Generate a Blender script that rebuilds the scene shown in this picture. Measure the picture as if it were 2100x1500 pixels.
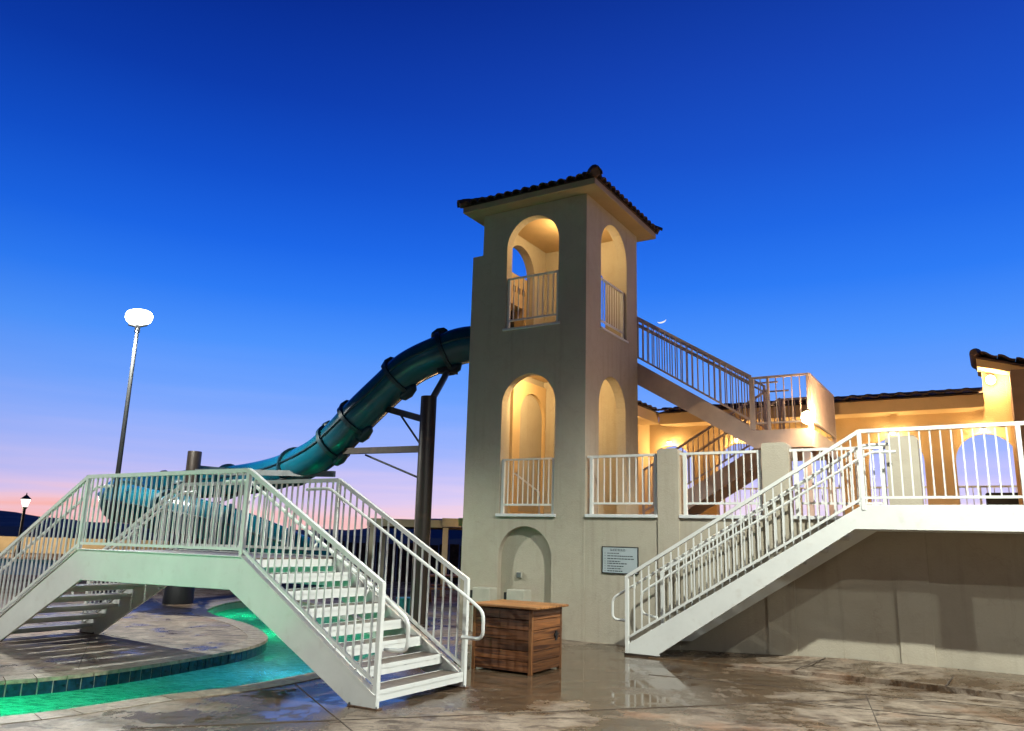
import bpy, bmesh, math, random
from mathutils import Vector, Matrix
from mathutils.geometry import tessellate_polygon
random.seed(7)
for o in list(bpy.data.objects): bpy.data.objects.remove(o)
S = bpy.context.scene
COL = S.collection
PI = math.pi

# ------------------------------------------------------------------ camera
PITCH, ROLL, FPX = 0.2183, 0.0277, 1608.5
f_ = Vector((0, math.cos(PITCH), math.sin(PITCH)))
u_ = Vector((0, -math.sin(PITCH), math.cos(PITCH)))
r_ = Vector((1, 0, 0))
cR = math.cos(ROLL) * r_ + math.sin(ROLL) * u_
cU = -math.sin(ROLL) * r_ + math.cos(ROLL) * u_
cam = bpy.data.cameras.new('camera')
cam.sensor_width = 36
cam.lens = FPX / 2100 * 36
cam.clip_start = 0.05
cam.clip_end = 20000
camo = bpy.data.objects.new('camera', cam)
COL.objects.link(camo)
m = Matrix.Identity(4)
for i in range(3):
    m[i][0] = cR[i]; m[i][1] = cU[i]; m[i][2] = -f_[i]; m[i][3] = (0, 0, 1.68)[i]
camo.matrix_world = m
S.camera = camo

# ------------------------------------------------------------------ world: dusk sky
w = bpy.data.worlds.new('World')
S.world = w
w.use_nodes = True
N = w.node_tree.nodes; Lk = w.node_tree.links
N.clear()
out = N.new('ShaderNodeOutputWorld'); bg = N.new('ShaderNodeBackground')
tc = N.new('ShaderNodeTexCoord'); sep = N.new('ShaderNodeSeparateXYZ')
Lk.new(tc.outputs['Generated'], sep.inputs[0])
def wmath(op, a, b=None, clamp=False):
    n = N.new('ShaderNodeMath'); n.operation = op; n.use_clamp = clamp
    for i, x in enumerate((a, b)):
        if x is None: continue
        if isinstance(x, (int, float)): n.inputs[i].default_value = x
        else: Lk.new(x, n.inputs[i])
    return n.outputs[0]
def ramp(stops):
    n = N.new('ShaderNodeValToRGB'); cr = n.color_ramp
    cr.interpolation = 'LINEAR'
    while len(cr.elements) < len(stops): cr.elements.new(0.5)
    for e, (p, c) in zip(cr.elements, stops):
        e.position = p; e.color = (*c, 1)
    return n
def srgb(r, g, b):
    return tuple(((x / 255 + .055) / 1.055) ** 2.4 if x > 10 else x / 255 / 12.92 for x in (r, g, b))
def el(d): return math.sin(math.radians(d))
# streaks of thin cloud low down shift the height at which the gradient is read
mp = N.new('ShaderNodeMapping'); mp.inputs['Scale'].default_value = (1.6, 1.6, 26)
Lk.new(tc.outputs['Generated'], mp.inputs[0])
nz = N.new('ShaderNodeTexNoise'); nz.inputs['Scale'].default_value = 2.2; nz.inputs['Detail'].default_value = 5
Lk.new(mp.outputs[0], nz.inputs['Vector'])
low = wmath('SUBTRACT', 1.0, wmath('DIVIDE', sep.outputs[2], 0.26), True)
shift = wmath('MULTIPLY', wmath('MULTIPLY', wmath('SUBTRACT', nz.outputs[0], 0.5), 0.075), low)
zz = wmath('ADD', sep.outputs[2], shift)
# a little darker towards the left of the view, as dusk fades away from the glow
front = ramp([(0.0, srgb(242, 168, 160)), (el(.6), srgb(252, 186, 182)), (el(1.4), srgb(245, 200, 214)), (el(2.6), srgb(218, 198, 238)),
              (el(4.4), srgb(182, 188, 248)), (el(6.8), srgb(148, 177, 254)), (el(9.6), srgb(114, 164, 255)), (el(13), srgb(78, 148, 254)), (el(16.5), srgb(46, 124, 246)),
              (el(20), srgb(28, 102, 231)), (el(24.5), srgb(18, 81, 206)), (el(30), srgb(12, 60, 174)), (el(37), srgb(7, 41, 140)), (el(50), srgb(4, 28, 105)), (1.0, srgb(3, 18, 76))])
Lk.new(zz, front.inputs[0])
glow = ramp([(0.0, srgb(255, 226, 222)), (el(1), srgb(255, 230, 238)), (el(2.5), srgb(240, 222, 250)), (el(4.5), srgb(202, 200, 255)),
             (el(7), srgb(158, 182, 255)), (el(10), srgb(112, 164, 255)), (el(14), srgb(78, 148, 254)), (el(18), srgb(46, 124, 246)), (el(22), srgb(32, 104, 230)),
             (el(27), srgb(26, 84, 206)), (el(33), srgb(22, 68, 182)), (el(40), srgb(13, 50, 150)), (el(55), srgb(6, 32, 108)), (1.0, srgb(3, 18, 76))])
Lk.new(zz, glow.inputs[0])
side = N.new('ShaderNodeMapRange'); side.interpolation_type = 'SMOOTHSTEP'
side.inputs['From Min'].default_value = -0.42; side.inputs['From Max'].default_value = 0.42
Lk.new(sep.outputs[0], side.inputs[0])
skm = N.new('ShaderNodeMix'); skm.data_type = 'RGBA'
Lk.new(side.outputs[0], skm.inputs[0]); Lk.new(front.outputs[0], skm.inputs[6]); Lk.new(glow.outputs[0], skm.inputs[7])
az = wmath('ADD', wmath('MULTIPLY', sep.outputs[1], 0.94), wmath('MULTIPLY', sep.outputs[0], 0.34))
k = N.new('ShaderNodeMapRange'); k.interpolation_type = 'SMOOTHSTEP'
k.inputs['From Min'].default_value = -0.6; k.inputs['From Max'].default_value = 0.78
k.inputs['To Min'].default_value = 0.12; k.inputs['To Max'].default_value = 1.0
Lk.new(az, k.inputs[0])
sc = N.new('ShaderNodeVectorMath'); sc.operation = 'SCALE'
Lk.new(skm.outputs[2], sc.inputs[0]); Lk.new(k.outputs[0], sc.inputs['Scale'])
Lk.new(sc.outputs[0], bg.inputs[0]); bg.inputs[1].default_value = 1.0
Lk.new(bg.outputs[0], out.inputs[0])

S.view_settings.view_transform = 'Standard'
S.view_settings.look = 'None'
S.view_settings.exposure = 0
S.view_settings.gamma = 1
S.view_settings.use_curve_mapping = False
S.render.engine = 'CYCLES'
try:
    S.cycles.use_denoising = True
    S.cycles.denoiser = 'OPENIMAGEDENOISE'
except Exception: pass
S.cycles.max_bounces = 7
S.cycles.sample_clamp_indirect = 4
S.cycles.caustics_reflective = False
S.cycles.caustics_refractive = False

# ------------------------------------------------------------------ building frame
YAW = 0.5502
C0 = Vector((1.3669, 14.2059, 0))
UX = Vector((math.cos(YAW), -math.sin(YAW), 0))
VX = Vector((math.sin(YAW), math.cos(YAW), 0))
FR = Matrix(((UX.x, VX.x, 0, C0.x), (UX.y, VX.y, 0, C0.y), (0, 0, 1, 0), (0, 0, 0, 1)))
def LW(u, v, z): return C0 + UX * u + VX * v + Vector((0, 0, z))

# ------------------------------------------------------------------ materials
def mat(name, col, rough=.6, metal=0, var=.12, vscale=3.0, bump=0.0, bscale=60, coat=0, streak=0, col2=None, dirt=None):
    M = bpy.data.materials.new(name); M.use_nodes = True
    T = M.node_tree; b = T.nodes['Principled BSDF']
    b.inputs['Roughness'].default_value = rough; b.inputs['Metallic'].default_value = metal
    b.inputs['Coat Weight'].default_value = coat
    g = T.nodes.new('ShaderNodeNewGeometry')
    n = T.nodes.new('ShaderNodeTexNoise'); n.inputs['Scale'].default_value = vscale; n.inputs['Detail'].default_value = 6
    n.inputs['Roughness'].default_value = .6
    if streak:
        mpn = T.nodes.new('ShaderNodeMapping'); mpn.inputs['Scale'].default_value = (1, 1, 1 / streak)
        T.links.new(g.outputs['Position'], mpn.inputs[0]); T.links.new(mpn.outputs[0], n.inputs['Vector'])
    else:
        T.links.new(g.outputs['Position'], n.inputs['Vector'])
    r = T.nodes.new('ShaderNodeValToRGB')
    c2 = col2 or tuple(x * (1 - var * 1.5) for x in col)
    r.color_ramp.elements[0].position = .32; r.color_ramp.elements[1].position = .68
    r.color_ramp.elements[0].color = (*c2, 1); r.color_ramp.elements[1].color = (*[min(1, x * (1 + var)) for x in col], 1)
    T.links.new(n.outputs[0], r.inputs[0])
    src = r.outputs[0]
    if dirt:      # scattered stains of their own shape
        n3 = T.nodes.new('ShaderNodeTexNoise'); n3.inputs['Scale'].default_value = dirt[1]; n3.inputs['Detail'].default_value = 8
        T.links.new(g.outputs['Position'], n3.inputs['Vector'])
        mr = T.nodes.new('ShaderNodeMapRange'); mr.inputs[1].default_value = .58; mr.inputs[2].default_value = .72
        mr.inputs[4].default_value = dirt[2]
        T.links.new(n3.outputs[0], mr.inputs[0])
        mx = T.nodes.new('ShaderNodeMix'); mx.data_type = 'RGBA'
        T.links.new(mr.outputs[0], mx.inputs[0]); T.links.new(src, mx.inputs[6]); mx.inputs[7].default_value = (*dirt[0], 1)
        src = mx.outputs[2]
    T.links.new(src, b.inputs['Base Color'])
    if bump:
        n2 = T.nodes.new('ShaderNodeTexNoise'); n2.inputs['Scale'].default_value = bscale; n2.inputs['Detail'].default_value = 4
        T.links.new(g.outputs['Position'], n2.inputs['Vector'])
        bp = T.nodes.new('ShaderNodeBump'); bp.inputs['Strength'].default_value = bump; bp.inputs['Distance'].default_value = .02
        T.links.new(n2.outputs[0], bp.inputs['Height']); T.links.new(bp.outputs[0], b.inputs['Normal'])
    return M
def emis(name, col, st):
    M = bpy.data.materials.new(name); M.use_nodes = True
    b = M.node_tree.nodes['Principled BSDF']
    b.inputs['Base Color'].default_value = (.8, .8, .8, 1)
    b.inputs['Emission Color'].default_value = (*col, 1); b.inputs['Emission Strength'].default_value = st
    return M
stucco = mat('stucco', (.41, .38, .30), .85, var=.10, vscale=1.6, bump=.35, bscale=45, streak=5, dirt=((.27, .235, .17), 1.1, .35))
def stucco_mat(name, base, stain, light_):
    M = bpy.data.materials.new(name); M.use_nodes = True
    T = M.node_tree; b = T.nodes['Principled BSDF']; nd = T.nodes.new; lk = T.links.new
    b.inputs['Roughness'].default_value = .86
    g = nd('ShaderNodeNewGeometry')
    def nz_(sc_, s_, d=6, rg=.6, dist=0, w=(0, 0, 0)):
        mpn = nd('ShaderNodeMapping'); mpn.inputs['Scale'].default_value = sc_; mpn.inputs['Location'].default_value = w
        lk(g.outputs['Position'], mpn.inputs[0])
        n = nd('ShaderNodeTexNoise'); n.inputs['Scale'].default_value = s_; n.inputs['Detail'].default_value = d
        n.inputs['Roughness'].default_value = rg; n.inputs['Distortion'].default_value = dist
        lk(mpn.outputs[0], n.inputs['Vector']); return n.outputs[0]
    def mr_(x, a, c, hi=1.):
        n = nd('ShaderNodeMapRange'); n.inputs[1].default_value = a; n.inputs[2].default_value = c; n.inputs[4].default_value = hi
        lk(x, n.inputs[0]); return n.outputs[0]
    def mix_(f, a, c):
        n = nd('ShaderNodeMix'); n.data_type = 'RGBA'; lk(f, n.inputs[0])
        for x, i in ((a, 6), (c, 7)):
            if isinstance(x, tuple): n.inputs[i].default_value = (*x, 1)
            else: lk(x, n.inputs[i])
        return n.outputs[2]
    c = mix_(mr_(nz_((1, 1, 1), .9, 7, .65), .3, .7), base, light_)
    c = mix_(mr_(nz_((1, 1, 1), 3.3, 8, .7, .8, (4, 1, 2)), .46, .72, .26), c, stain)
    c = mix_(mr_(nz_((7, 7, .35), 1.0, 5, .6), .55, .75, .42), c, stain)
    c = mix_(mr_(nz_((2.2, 2.2, .5), 1.0, 5, .6, 0, (9, 3, 0)), .56, .66, .30), c, light_)
    v = nd('ShaderNodeTexVoronoi'); v.feature = 'DISTANCE_TO_EDGE'; v.inputs['Scale'].default_value = .55
    ds = nd('ShaderNodeVectorMath'); ds.operation = 'ADD'
    nv = nd('ShaderNodeTexNoise'); nv.inputs['Scale'].default_value = 2.5; nv.inputs['Detail'].default_value = 6
    lk(g.outputs['Position'], nv.inputs['Vector']); lk(g.outputs['Position'], ds.inputs[0]); lk(nv.outputs['Color'], ds.inputs[1]); lk(ds.outputs[0], v.inputs['Vector'])
    cr_ = nd('ShaderNodeMapRange'); cr_.inputs[1].default_value = .006; cr_.inputs[2].default_value = 0; cr_.inputs[3].default_value = 0; cr_.inputs[4].default_value = .3
    lk(v.outputs['Distance'], cr_.inputs[0]); c = mix_(cr_.outputs[0], c, stain)
    lk(c, b.inputs['Base Color'])
    bp = nd('ShaderNodeBump'); bp.inputs['Strength'].default_value = .28; bp.inputs['Distance'].default_value = .02
    ad = nd('ShaderNodeMath'); ad.operation = 'ADD'; lk(nz_((1, 1, 1), 38, 5, .65), ad.inputs[0]); lk(nz_((1, 1, 1), 5, 3), ad.inputs[1])
    lk(ad.outputs[0], bp.inputs['Height']); lk(bp.outputs[0], b.inputs['Normal'])
    return M
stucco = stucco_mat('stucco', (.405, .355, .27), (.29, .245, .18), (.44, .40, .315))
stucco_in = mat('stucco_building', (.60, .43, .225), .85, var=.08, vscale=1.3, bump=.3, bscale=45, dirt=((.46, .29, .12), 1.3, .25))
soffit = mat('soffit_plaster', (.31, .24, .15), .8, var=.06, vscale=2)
trim = mat('white_trim', (.66, .67, .66), .55, var=.05, vscale=5)
white = mat('white_painted_steel', (.73, .745, .70), .40, var=.04, vscale=2.5, bump=.05, bscale=18, dirt=((.46, .41, .33), 7, .22))
concrete = mat('tread_concrete', (.15, .115, .09), .35, var=.3, vscale=9, bump=.2, bscale=70)
tile_m = mat('roof_tile_clay', (.055, .032, .028), .75, var=.35, vscale=4, bump=.2, bscale=60)
dark = mat('dark_metal', (.010, .010, .011), .6, metal=0, var=.2)
col_m = mat('column_steel', (.05, .036, .028), .42, metal=.3, var=.25, vscale=5, streak=8, dirt=((.14, .07, .04), 3, .5))
teal = mat('teal_fibreglass', (.003, .09, .135), .27, var=.22, vscale=1.4, coat=.25)
teal_d = mat('dark_joint_rubber', (.006, .035, .05), .4, var=.2)
galv = mat('galvanised_steel', (.22, .23, .23), .45, metal=.6, var=.2)
sign_m = mat('sign_face', (.40, .45, .47), .5, var=.05)
ink = mat('sign_ink', (.02, .025, .03), .6, var=0)
blk = mat('black_void', (.01, .01, .01), .9, var=0)
grey_box = mat('grey_cabinet', (.44, .42, .34), .6, var=.1)
poolblue = mat('pool_plaster', (.22, .52, .50), .7, var=.12, vscale=4)
tileblue = mat('blue_glazed_tile', (.006, .028, .06), .15, var=.5, vscale=14)
coping_m = mat('coping_stone', (.28, .23, .165), .5, var=.3, vscale=12, bump=.4, bscale=60, dirt=((.10, .07, .05), 4, .7))
grout = mat('grout', (.42, .42, .38), .8, var=.1)
perg_m = mat('pergola_paint', (.36, .33, .24), .7, var=.1)
fence_m = mat('dark_fence_wood', (.035, .022, .017), .8, var=.5, vscale=7)
wallfar = mat('far_block', (.55, .43, .27), .85, var=.12, vscale=1.2)
hill_m = mat('mountain_haze_blue', (.035, .045, .10), .95, var=.15, vscale=.004)  # blue of the distant air is put into the base colour
teal_bin = mat('teal_plastic', (.01, .16, .18), .4, var=.1)
orange_m = mat('orange_timber', (.42, .20, .08), .6, var=.3, vscale=7)  # plain orange-brown timber colour
lamp_white = emis('lamp_white', (1, .98, .94), 12)
lamp_warm = emis('lamp_warm', (1, .74, .38), 14)
lamp_soft = emis('lamp_soft_warm', (1, .74, .42), 7)
lant_glow = emis('lantern_glass', (1, .9, .8), 5)
moon_m = emis('sunlit_moon', (1, .97, .9), .95)  # emission stands in for sunlight on the crescent

def wood(name, col, dkc, axis=0, scale=9):
    M = bpy.data.materials.new(name); M.use_nodes = True
    T = M.node_tree; b = T.nodes['Principled BSDF']; b.inputs['Roughness'].default_value = .5
    tcn = T.nodes.new('ShaderNodeTexCoord'); mpn = T.nodes.new('ShaderNodeMapping')
    s = [scale * 2.2] * 3; s[axis] = scale * .12; mpn.inputs['Scale'].default_value = s
    oi = T.nodes.new('ShaderNodeObjectInfo'); vm = T.nodes.new('ShaderNodeVectorMath'); vm.operation = 'SCALE'
    vm.inputs['Scale'].default_value = 31.0
    cmb = T.nodes.new('ShaderNodeCombineXYZ')
    for i in range(3): T.links.new(oi.outputs['Random'], cmb.inputs[i])
    T.links.new(cmb.outputs[0], vm.inputs[0])
    ad = T.nodes.new('ShaderNodeVectorMath'); T.links.new(tcn.outputs['Object'], ad.inputs[0]); T.links.new(vm.outputs[0], ad.inputs[1])
    T.links.new(ad.outputs[0], mpn.inputs[0])
    n = T.nodes.new('ShaderNodeTexNoise'); n.inputs['Scale'].default_value = 1; n.inputs['Detail'].default_value = 8; n.inputs['Distortion'].default_value = 1.2
    T.links.new(mpn.outputs[0], n.inputs['Vector'])
    r = T.nodes.new('ShaderNodeValToRGB'); r.color_ramp.elements[0].position = .35; r.color_ramp.elements[1].position = .62
    r.color_ramp.elements[0].color = (*dkc, 1); r.color_ramp.elements[1].color = (*col, 1)
    T.links.new(n.outputs[0], r.inputs[0])
    hs = T.nodes.new('ShaderNodeHueSaturation'); mr = T.nodes.new('ShaderNodeMapRange'); mr.inputs[3].default_value = .65; mr.inputs[4].default_value = 1.3
    T.links.new(oi.outputs['Random'], mr.inputs[0]); T.links.new(mr.outputs[0], hs.inputs['Value'])
    T.links.new(r.outputs[0], hs.inputs['Color']); T.links.new(hs.outputs[0], b.inputs['Base Color'])
    bp = T.nodes.new('ShaderNodeBump'); bp.inputs['Strength'].default_value = .5; bp.inputs['Distance'].default_value = .01
    T.links.new(n.outputs[0], bp.inputs['Height']); T.links.new(bp.outputs[0], b.inputs['Normal'])
    return M
crate_w = wood('crate_wood', (.19, .070, .022), (.05, .017, .007))
crate_l = wood('crate_lid_wood', (.42, .19, .055), (.17, .065, .02))

def deck_mat():
    M = bpy.data.materials.new('wet_pool_deck'); M.use_nodes = True
    T = M.node_tree; b = T.nodes['Principled BSDF']; nd = T.nodes.new; lk = T.links.new
    g = nd('ShaderNodeNewGeometry')
    def noise(s, d=6, rg=.6, dist=0, loc=(0, 0, 0), sc=(1, 1, 1)):
        mpn = nd('ShaderNodeMapping'); mpn.inputs['Location'].default_value = loc; mpn.inputs['Scale'].default_value = sc
        mpn.inputs['Rotation'].default_value = (0, 0, .5)
        lk(g.outputs['Position'], mpn.inputs[0])
        n = nd('ShaderNodeTexNoise'); n.inputs['Scale'].default_value = s; n.inputs['Detail'].default_value = d
        n.inputs['Roughness'].default_value = rg; n.inputs['Distortion'].default_value = dist
        lk(mpn.outputs[0], n.inputs['Vector']); return n.outputs[0]
    def mr(x, a, c, lo=0., hi=1.):
        n = nd('ShaderNodeMapRange'); n.inputs[1].default_value = a; n.inputs[2].default_value = c
        n.inputs[3].default_value = lo; n.inputs[4].default_value = hi; lk(x, n.inputs[0]); return n.outputs[0]
    def mix(f, a, c):
        n = nd('ShaderNodeMix'); n.data_type = 'RGBA'
        lk(f, n.inputs[0])
        for x, i in ((a, 6), (c, 7)):
            if isinstance(x, tuple): n.inputs[i].default_value = (*x, 1)
            else: lk(x, n.inputs[i])
        return n.outputs[2]
    def mth(op, a, c):
        n = nd('ShaderNodeMath'); n.operation = op; n.use_clamp = True
        for i, x in enumerate((a, c)):
            if isinstance(x, (int, float)): n.inputs[i].default_value = x
            else: lk(x, n.inputs[i])
        return n.outputs[0]
    big = noise(.9, 6, .62, .5, (3.1, 1.7, 0))
    med = noise(3.6, 8, .7, .6, (7.1, 2.2, 0), (1, .45, 1))
    fine = noise(28, 4, .7)
    strk = noise(3.2, 10, .80, 1.0, (1, 5, 0), (.5, 1.5, 1)); strk2 = noise(11, 9, .8, .8, (6, 2, 0), (.5, 1.5, 1)); grit = noise(90, 3, .8)
    # puddled area round the crate and the stair feet, plus random wet patches
    vm = nd('ShaderNodeVectorMath'); vm.operation = 'DISTANCE'; lk(g.outputs['Position'], vm.inputs[0]); vm.inputs[1].default_value = (.9, 11.0, 0)
    near = mr(vm.outputs['Value'], 3.4, 1.2, 0., .15)
    vm2 = nd('ShaderNodeVectorMath'); vm2.operation = 'DISTANCE'; lk(g.outputs['Position'], vm2.inputs[0]); vm2.inputs[1].default_value = (-2.2, 8.6, 0)
    near2 = mr(vm2.outputs['Value'], 1.6, .3, 0., .13)
    vm3 = nd('ShaderNodeVectorMath'); vm3.operation = 'DISTANCE'; lk(g.outputs['Position'], vm3.inputs[0]); vm3.inputs[1].default_value = (-6.5, 12.5, 0)
    isl = mr(vm3.outputs['Value'], 5.5, 3.0, 0., .036)
    wsum0 = mth('ADD', mth('ADD', mth('MULTIPLY', big, .6), mth('ADD', mth('MULTIPLY', med, .28), mth('MULTIPLY', strk, .16))), mth('ADD', near, near2))
    wsum = mth('SUBTRACT', wsum0, isl)
    wet = mr(wsum, .50, .575)
    pud = mr(wsum, .62, .655)
    dry = mix(mr(med, .35, .66), (.15, .112, .082), (.37, .30, .225))
    dry = mix(mr(fine, .3, .7, 0, .35), dry, (.20, .16, .12))
    dry = mix(mr(strk, .505, .57, 0, .88), dry, (.052, .034, .021))
    dry = mix(mr(strk2, .53, .60, 0, .72), dry, (.075, .042, .024))
    dry = mix(mr(grit, .52, .70, 0, .35), dry, (.08, .06, .045))
    rust = noise(.8, 4, .6, .3, (11, 4, 0))
    dry = mix(mr(rust, .55, .72, 0, .55), dry, (.26, .13, .065))
    wetc = mix(mr(strk, .40, .60), (.12, .085, .055), (.045, .026, .014))
    wetc = mix(mr(strk2, .50, .62, 0, .6), wetc, (.15, .075, .03))
    c = mix(wet, dry, wetc)
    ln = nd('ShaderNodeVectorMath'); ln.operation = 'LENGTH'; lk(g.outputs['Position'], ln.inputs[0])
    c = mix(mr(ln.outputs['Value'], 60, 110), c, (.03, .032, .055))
    lk(c, b.inputs['Base Color'])
    ro = mth('SUBTRACT', mr(wet, 0, 1, .62, .20), mr(pud, 0, 1, 0, .165))
    far_ = mr(ln.outputs['Value'], 15.5, 24, 0, .8)
    lk(mth('MAXIMUM', ro, far_), b.inputs['Roughness']); lk(mr(far_, 0, .8, .5, .02), b.inputs['Specular IOR Level'])
    bp = nd('ShaderNodeBump'); bp.inputs['Distance'].default_value = .012
    lk(mr(pud, 0, 1, .45, .03), bp.inputs['Strength'])
    lk(mth('ADD', mth('MULTIPLY', fine, .5), mth('MULTIPLY', med, .5)), bp.inputs['Height']); lk(bp.outputs[0], b.inputs['Normal'])
    return M
deck = deck_mat()

def water_mat():
    M = bpy.data.materials.new('pool_water'); M.use_nodes = True
    T = M.node_tree; T.nodes.clear(); nd = T.nodes.new; lk = T.links.new
    o = nd('ShaderNodeOutputMaterial'); tr = nd('ShaderNodeBsdfTransparent'); gl = nd('ShaderNodeBsdfGlossy'); mx = nd('ShaderNodeMixShader')
    tl = nd('ShaderNodeBsdfTranslucent'); df = nd('ShaderNodeBsdfDiffuse'); m1 = nd('ShaderNodeMixShader'); m2 = nd('ShaderNodeMixShader')
    tr.inputs[0].default_value = (.45, .85, .80, 1); gl.inputs['Roughness'].default_value = .09
    g = nd('ShaderNodeNewGeometry'); n = nd('ShaderNodeTexNoise'); n.inputs['Scale'].default_value = 6.5; n.inputs['Detail'].default_value = 7; n.inputs['Distortion'].default_value = 1.3
    mp_ = nd('ShaderNodeMapping'); mp_.inputs['Rotation'].default_value = (0, 0, .6); mp_.inputs['Scale'].default_value = (1, 2.6, 1)
    lk(g.outputs['Position'], mp_.inputs[0]); lk(mp_.outputs[0], n.inputs['Vector'])
    cr = nd('ShaderNodeValToRGB'); cr.color_ramp.elements[0].position = .38; cr.color_ramp.elements[1].position = .62
    cr.color_ramp.elements[0].color = (.16, .45, .36, 1); cr.color_ramp.elements[1].color = (.62, .98, .86, 1)
    lk(n.outputs[0], cr.inputs[0]); lk(cr.outputs[0], tl.inputs[0]); df.inputs[0].default_value = (.01, .10, .10, 1)
    bp = nd('ShaderNodeBump'); bp.inputs['Strength'].default_value = .8; bp.inputs['Distance'].default_value = .06; lk(n.outputs[0], bp.inputs['Height'])
    fr = nd('ShaderNodeFresnel'); fr.inputs[0].default_value = 1.33; lk(bp.outputs[0], fr.inputs['Normal']); lk(bp.outputs[0], gl.inputs['Normal'])
    m1.inputs[0].default_value = .30; lk(tl.outputs[0], m1.inputs[1]); lk(df.outputs[0], m1.inputs[2])
    m2.inputs[0].default_value = .62; lk(tr.outputs[0], m2.inputs[1]); lk(m1.outputs[0], m2.inputs[2])
    ml = nd('ShaderNodeMath'); ml.operation = 'MULTIPLY'; ml.inputs[1].default_value = .8; ml.use_clamp = True; lk(fr.outputs[0], ml.inputs[0])
    lk(ml.outputs[0], mx.inputs[0]); lk(m2.outputs[0], mx.inputs[1]); lk(gl.outputs[0], mx.inputs[2]); lk(mx.outputs[0], o.inputs[0])
    return M
water = water_mat()

# ------------------------------------------------------------------ builders
class MB:
    def __init__(s): s.v = []; s.f = []; s.smooth = False
    def add(s, vs, fs):
        n = len(s.v); s.v += [tuple(x) for x in vs]; s.f += [tuple(i + n for i in q) for q in fs]; return s
    def box(s, x0, x1, y0, y1, z0, z1):
        return s.add([(x0, y0, z0), (x1, y0, z0), (x1, y1, z0), (x0, y1, z0), (x0, y0, z1), (x1, y0, z1), (x1, y1, z1), (x0, y1, z1)],
                     [(0, 3, 2, 1), (4, 5, 6, 7), (0, 1, 5, 4), (1, 2, 6, 5), (2, 3, 7, 6), (3, 0, 4, 7)])
    def bar(s, p, q, wd, ht, up=(0, 0, 1)):
        p = Vector(p); q = Vector(q); d = (q - p).normalized(); up = Vector(up)
        sd = d.cross(up)
        if sd.length < 1e-4: sd = d.cross(Vector((1, 0, 0)))
        sd.normalize(); t = sd.cross(d).normalized()
        a = sd * wd / 2; b = t * ht / 2
        vs = [e + x for e in (p, q) for x in (-a - b, a - b, a + b, -a + b)]
        return s.add(vs, [(0, 1, 2, 3), (7, 6, 5, 4), (0, 4, 5, 1), (1, 5, 6, 2), (2, 6, 7, 3), (3, 7, 4, 0)])
    def tube(s, pts, r, n=10, cap=True, radii=None):
        pts = [Vector(p) for p in pts]; rings = []; prev = None
        for i, p in enumerate(pts):
            d = (pts[min(i + 1, len(pts) - 1)] - pts[max(i - 1, 0)]).normalized()
            if prev is None:
                a = d.cross(Vector((0, 0, 1)))
                if a.length < 1e-3: a = d.cross(Vector((1, 0, 0)))
            else: a = prev - d * prev.dot(d)
            a.normalize(); prev = a; b = d.cross(a); rr = radii[i] if radii else r
            rings.append([p + (a * math.cos(2 * PI * k / n) + b * math.sin(2 * PI * k / n)) * rr for k in range(n)])
        vs = [x for rg in rings for x in rg]; fs = []
        for i in range(len(pts) - 1):
            for k in range(n):
                fs.append((i * n + k, i * n + (k + 1) % n, (i + 1) * n + (k + 1) % n, (i + 1) * n + k))
        if cap: fs += [tuple(range(n))[::-1], tuple(range((len(pts) - 1) * n, len(pts) * n))]
        s.smooth = True
        return s.add(vs, fs)
    def lathe(s, prof, cx, cy, n=16):
        vs = []; fs = []
        for r, z in prof:
            vs += [(cx + r * math.cos(2 * PI * k / n), cy + r * math.sin(2 * PI * k / n), z) for k in range(n)]
        for i in range(len(prof) - 1):
            for k in range(n): fs.append((i * n + k, i * n + (k + 1) % n, (i + 1) * n + (k + 1) % n, (i + 1) * n + k))
        fs += [tuple(range(n))[::-1], tuple(range((len(prof) - 1) * n, len(prof) * n))]
        s.smooth = True
        return s.add(vs, fs)
    def panel(s, outer, holes, a, b, plane='v'):
        """plate with real openings; outline in (s,z); plane 'v': spans u, thickness v a..b; plane 'u': spans v, thickness u a..b; 'z': flat plate"""
        loops = [outer] + list(holes)
        P = [Vector((x, y, 0)) for lp in loops for x, y in lp]
        tri = tessellate_polygon([[Vector((x, y, 0)) for x, y in lp] for lp in loops])
        def mk(p, t):
            return (p.x, t, p.y) if plane == 'v' else ((t, p.x, p.y) if plane == 'u' else (p.x, p.y, t))
        n = len(P); vs = [mk(p, a) for p in P] + [mk(p, b) for p in P]
        fs = [tuple(t) for t in tri] + [tuple(i + n for i in reversed(t)) for t in tri]
        k = 0
        for lp in loops:
            L = len(lp)
            for i in range(L):
                j = (i + 1) % L; fs.append((k + i, k + j, k + j + n, k + i + n))
            k += L
        return s.add(vs, fs)
def arch(s0, s1, z0, zs, n=18):
    r = (s1 - s0) / 2; c = (s0 + s1) / 2
    return [(s0, z0), (s1, z0)] + [(c + r * math.cos(PI * i / n), zs + r * math.sin(PI * i / n)) for i in range(n + 1)]
def mesh_of(name, mb, material, off=Vector((0, 0, 0)), bevel=0):
    me = bpy.data.meshes.new(name)
    me.from_pydata([tuple(Vector(v) - off) for v in mb.v], [], mb.f)
    bm = bmesh.new(); bm.from_mesh(me)
    bmesh.ops.recalc_face_normals(bm, faces=bm.faces)
    if bevel:
        es = [e for e in bm.edges if len(e.link_faces) == 2 and e.calc_face_angle(0) > .6]
        bmesh.ops.bevel(bm, geom=es, offset=bevel, segments=1, affect='EDGES', clamp_overlap=True)
    bm.to_mesh(me); bm.free()
    if mb.smooth:
        me.polygons.foreach_set('use_smooth', [True] * len(me.polygons))
        try: me.set_sharp_from_angle(angle=.7)
        except Exception: pass
    me.materials.append(material)
    return me
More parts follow.
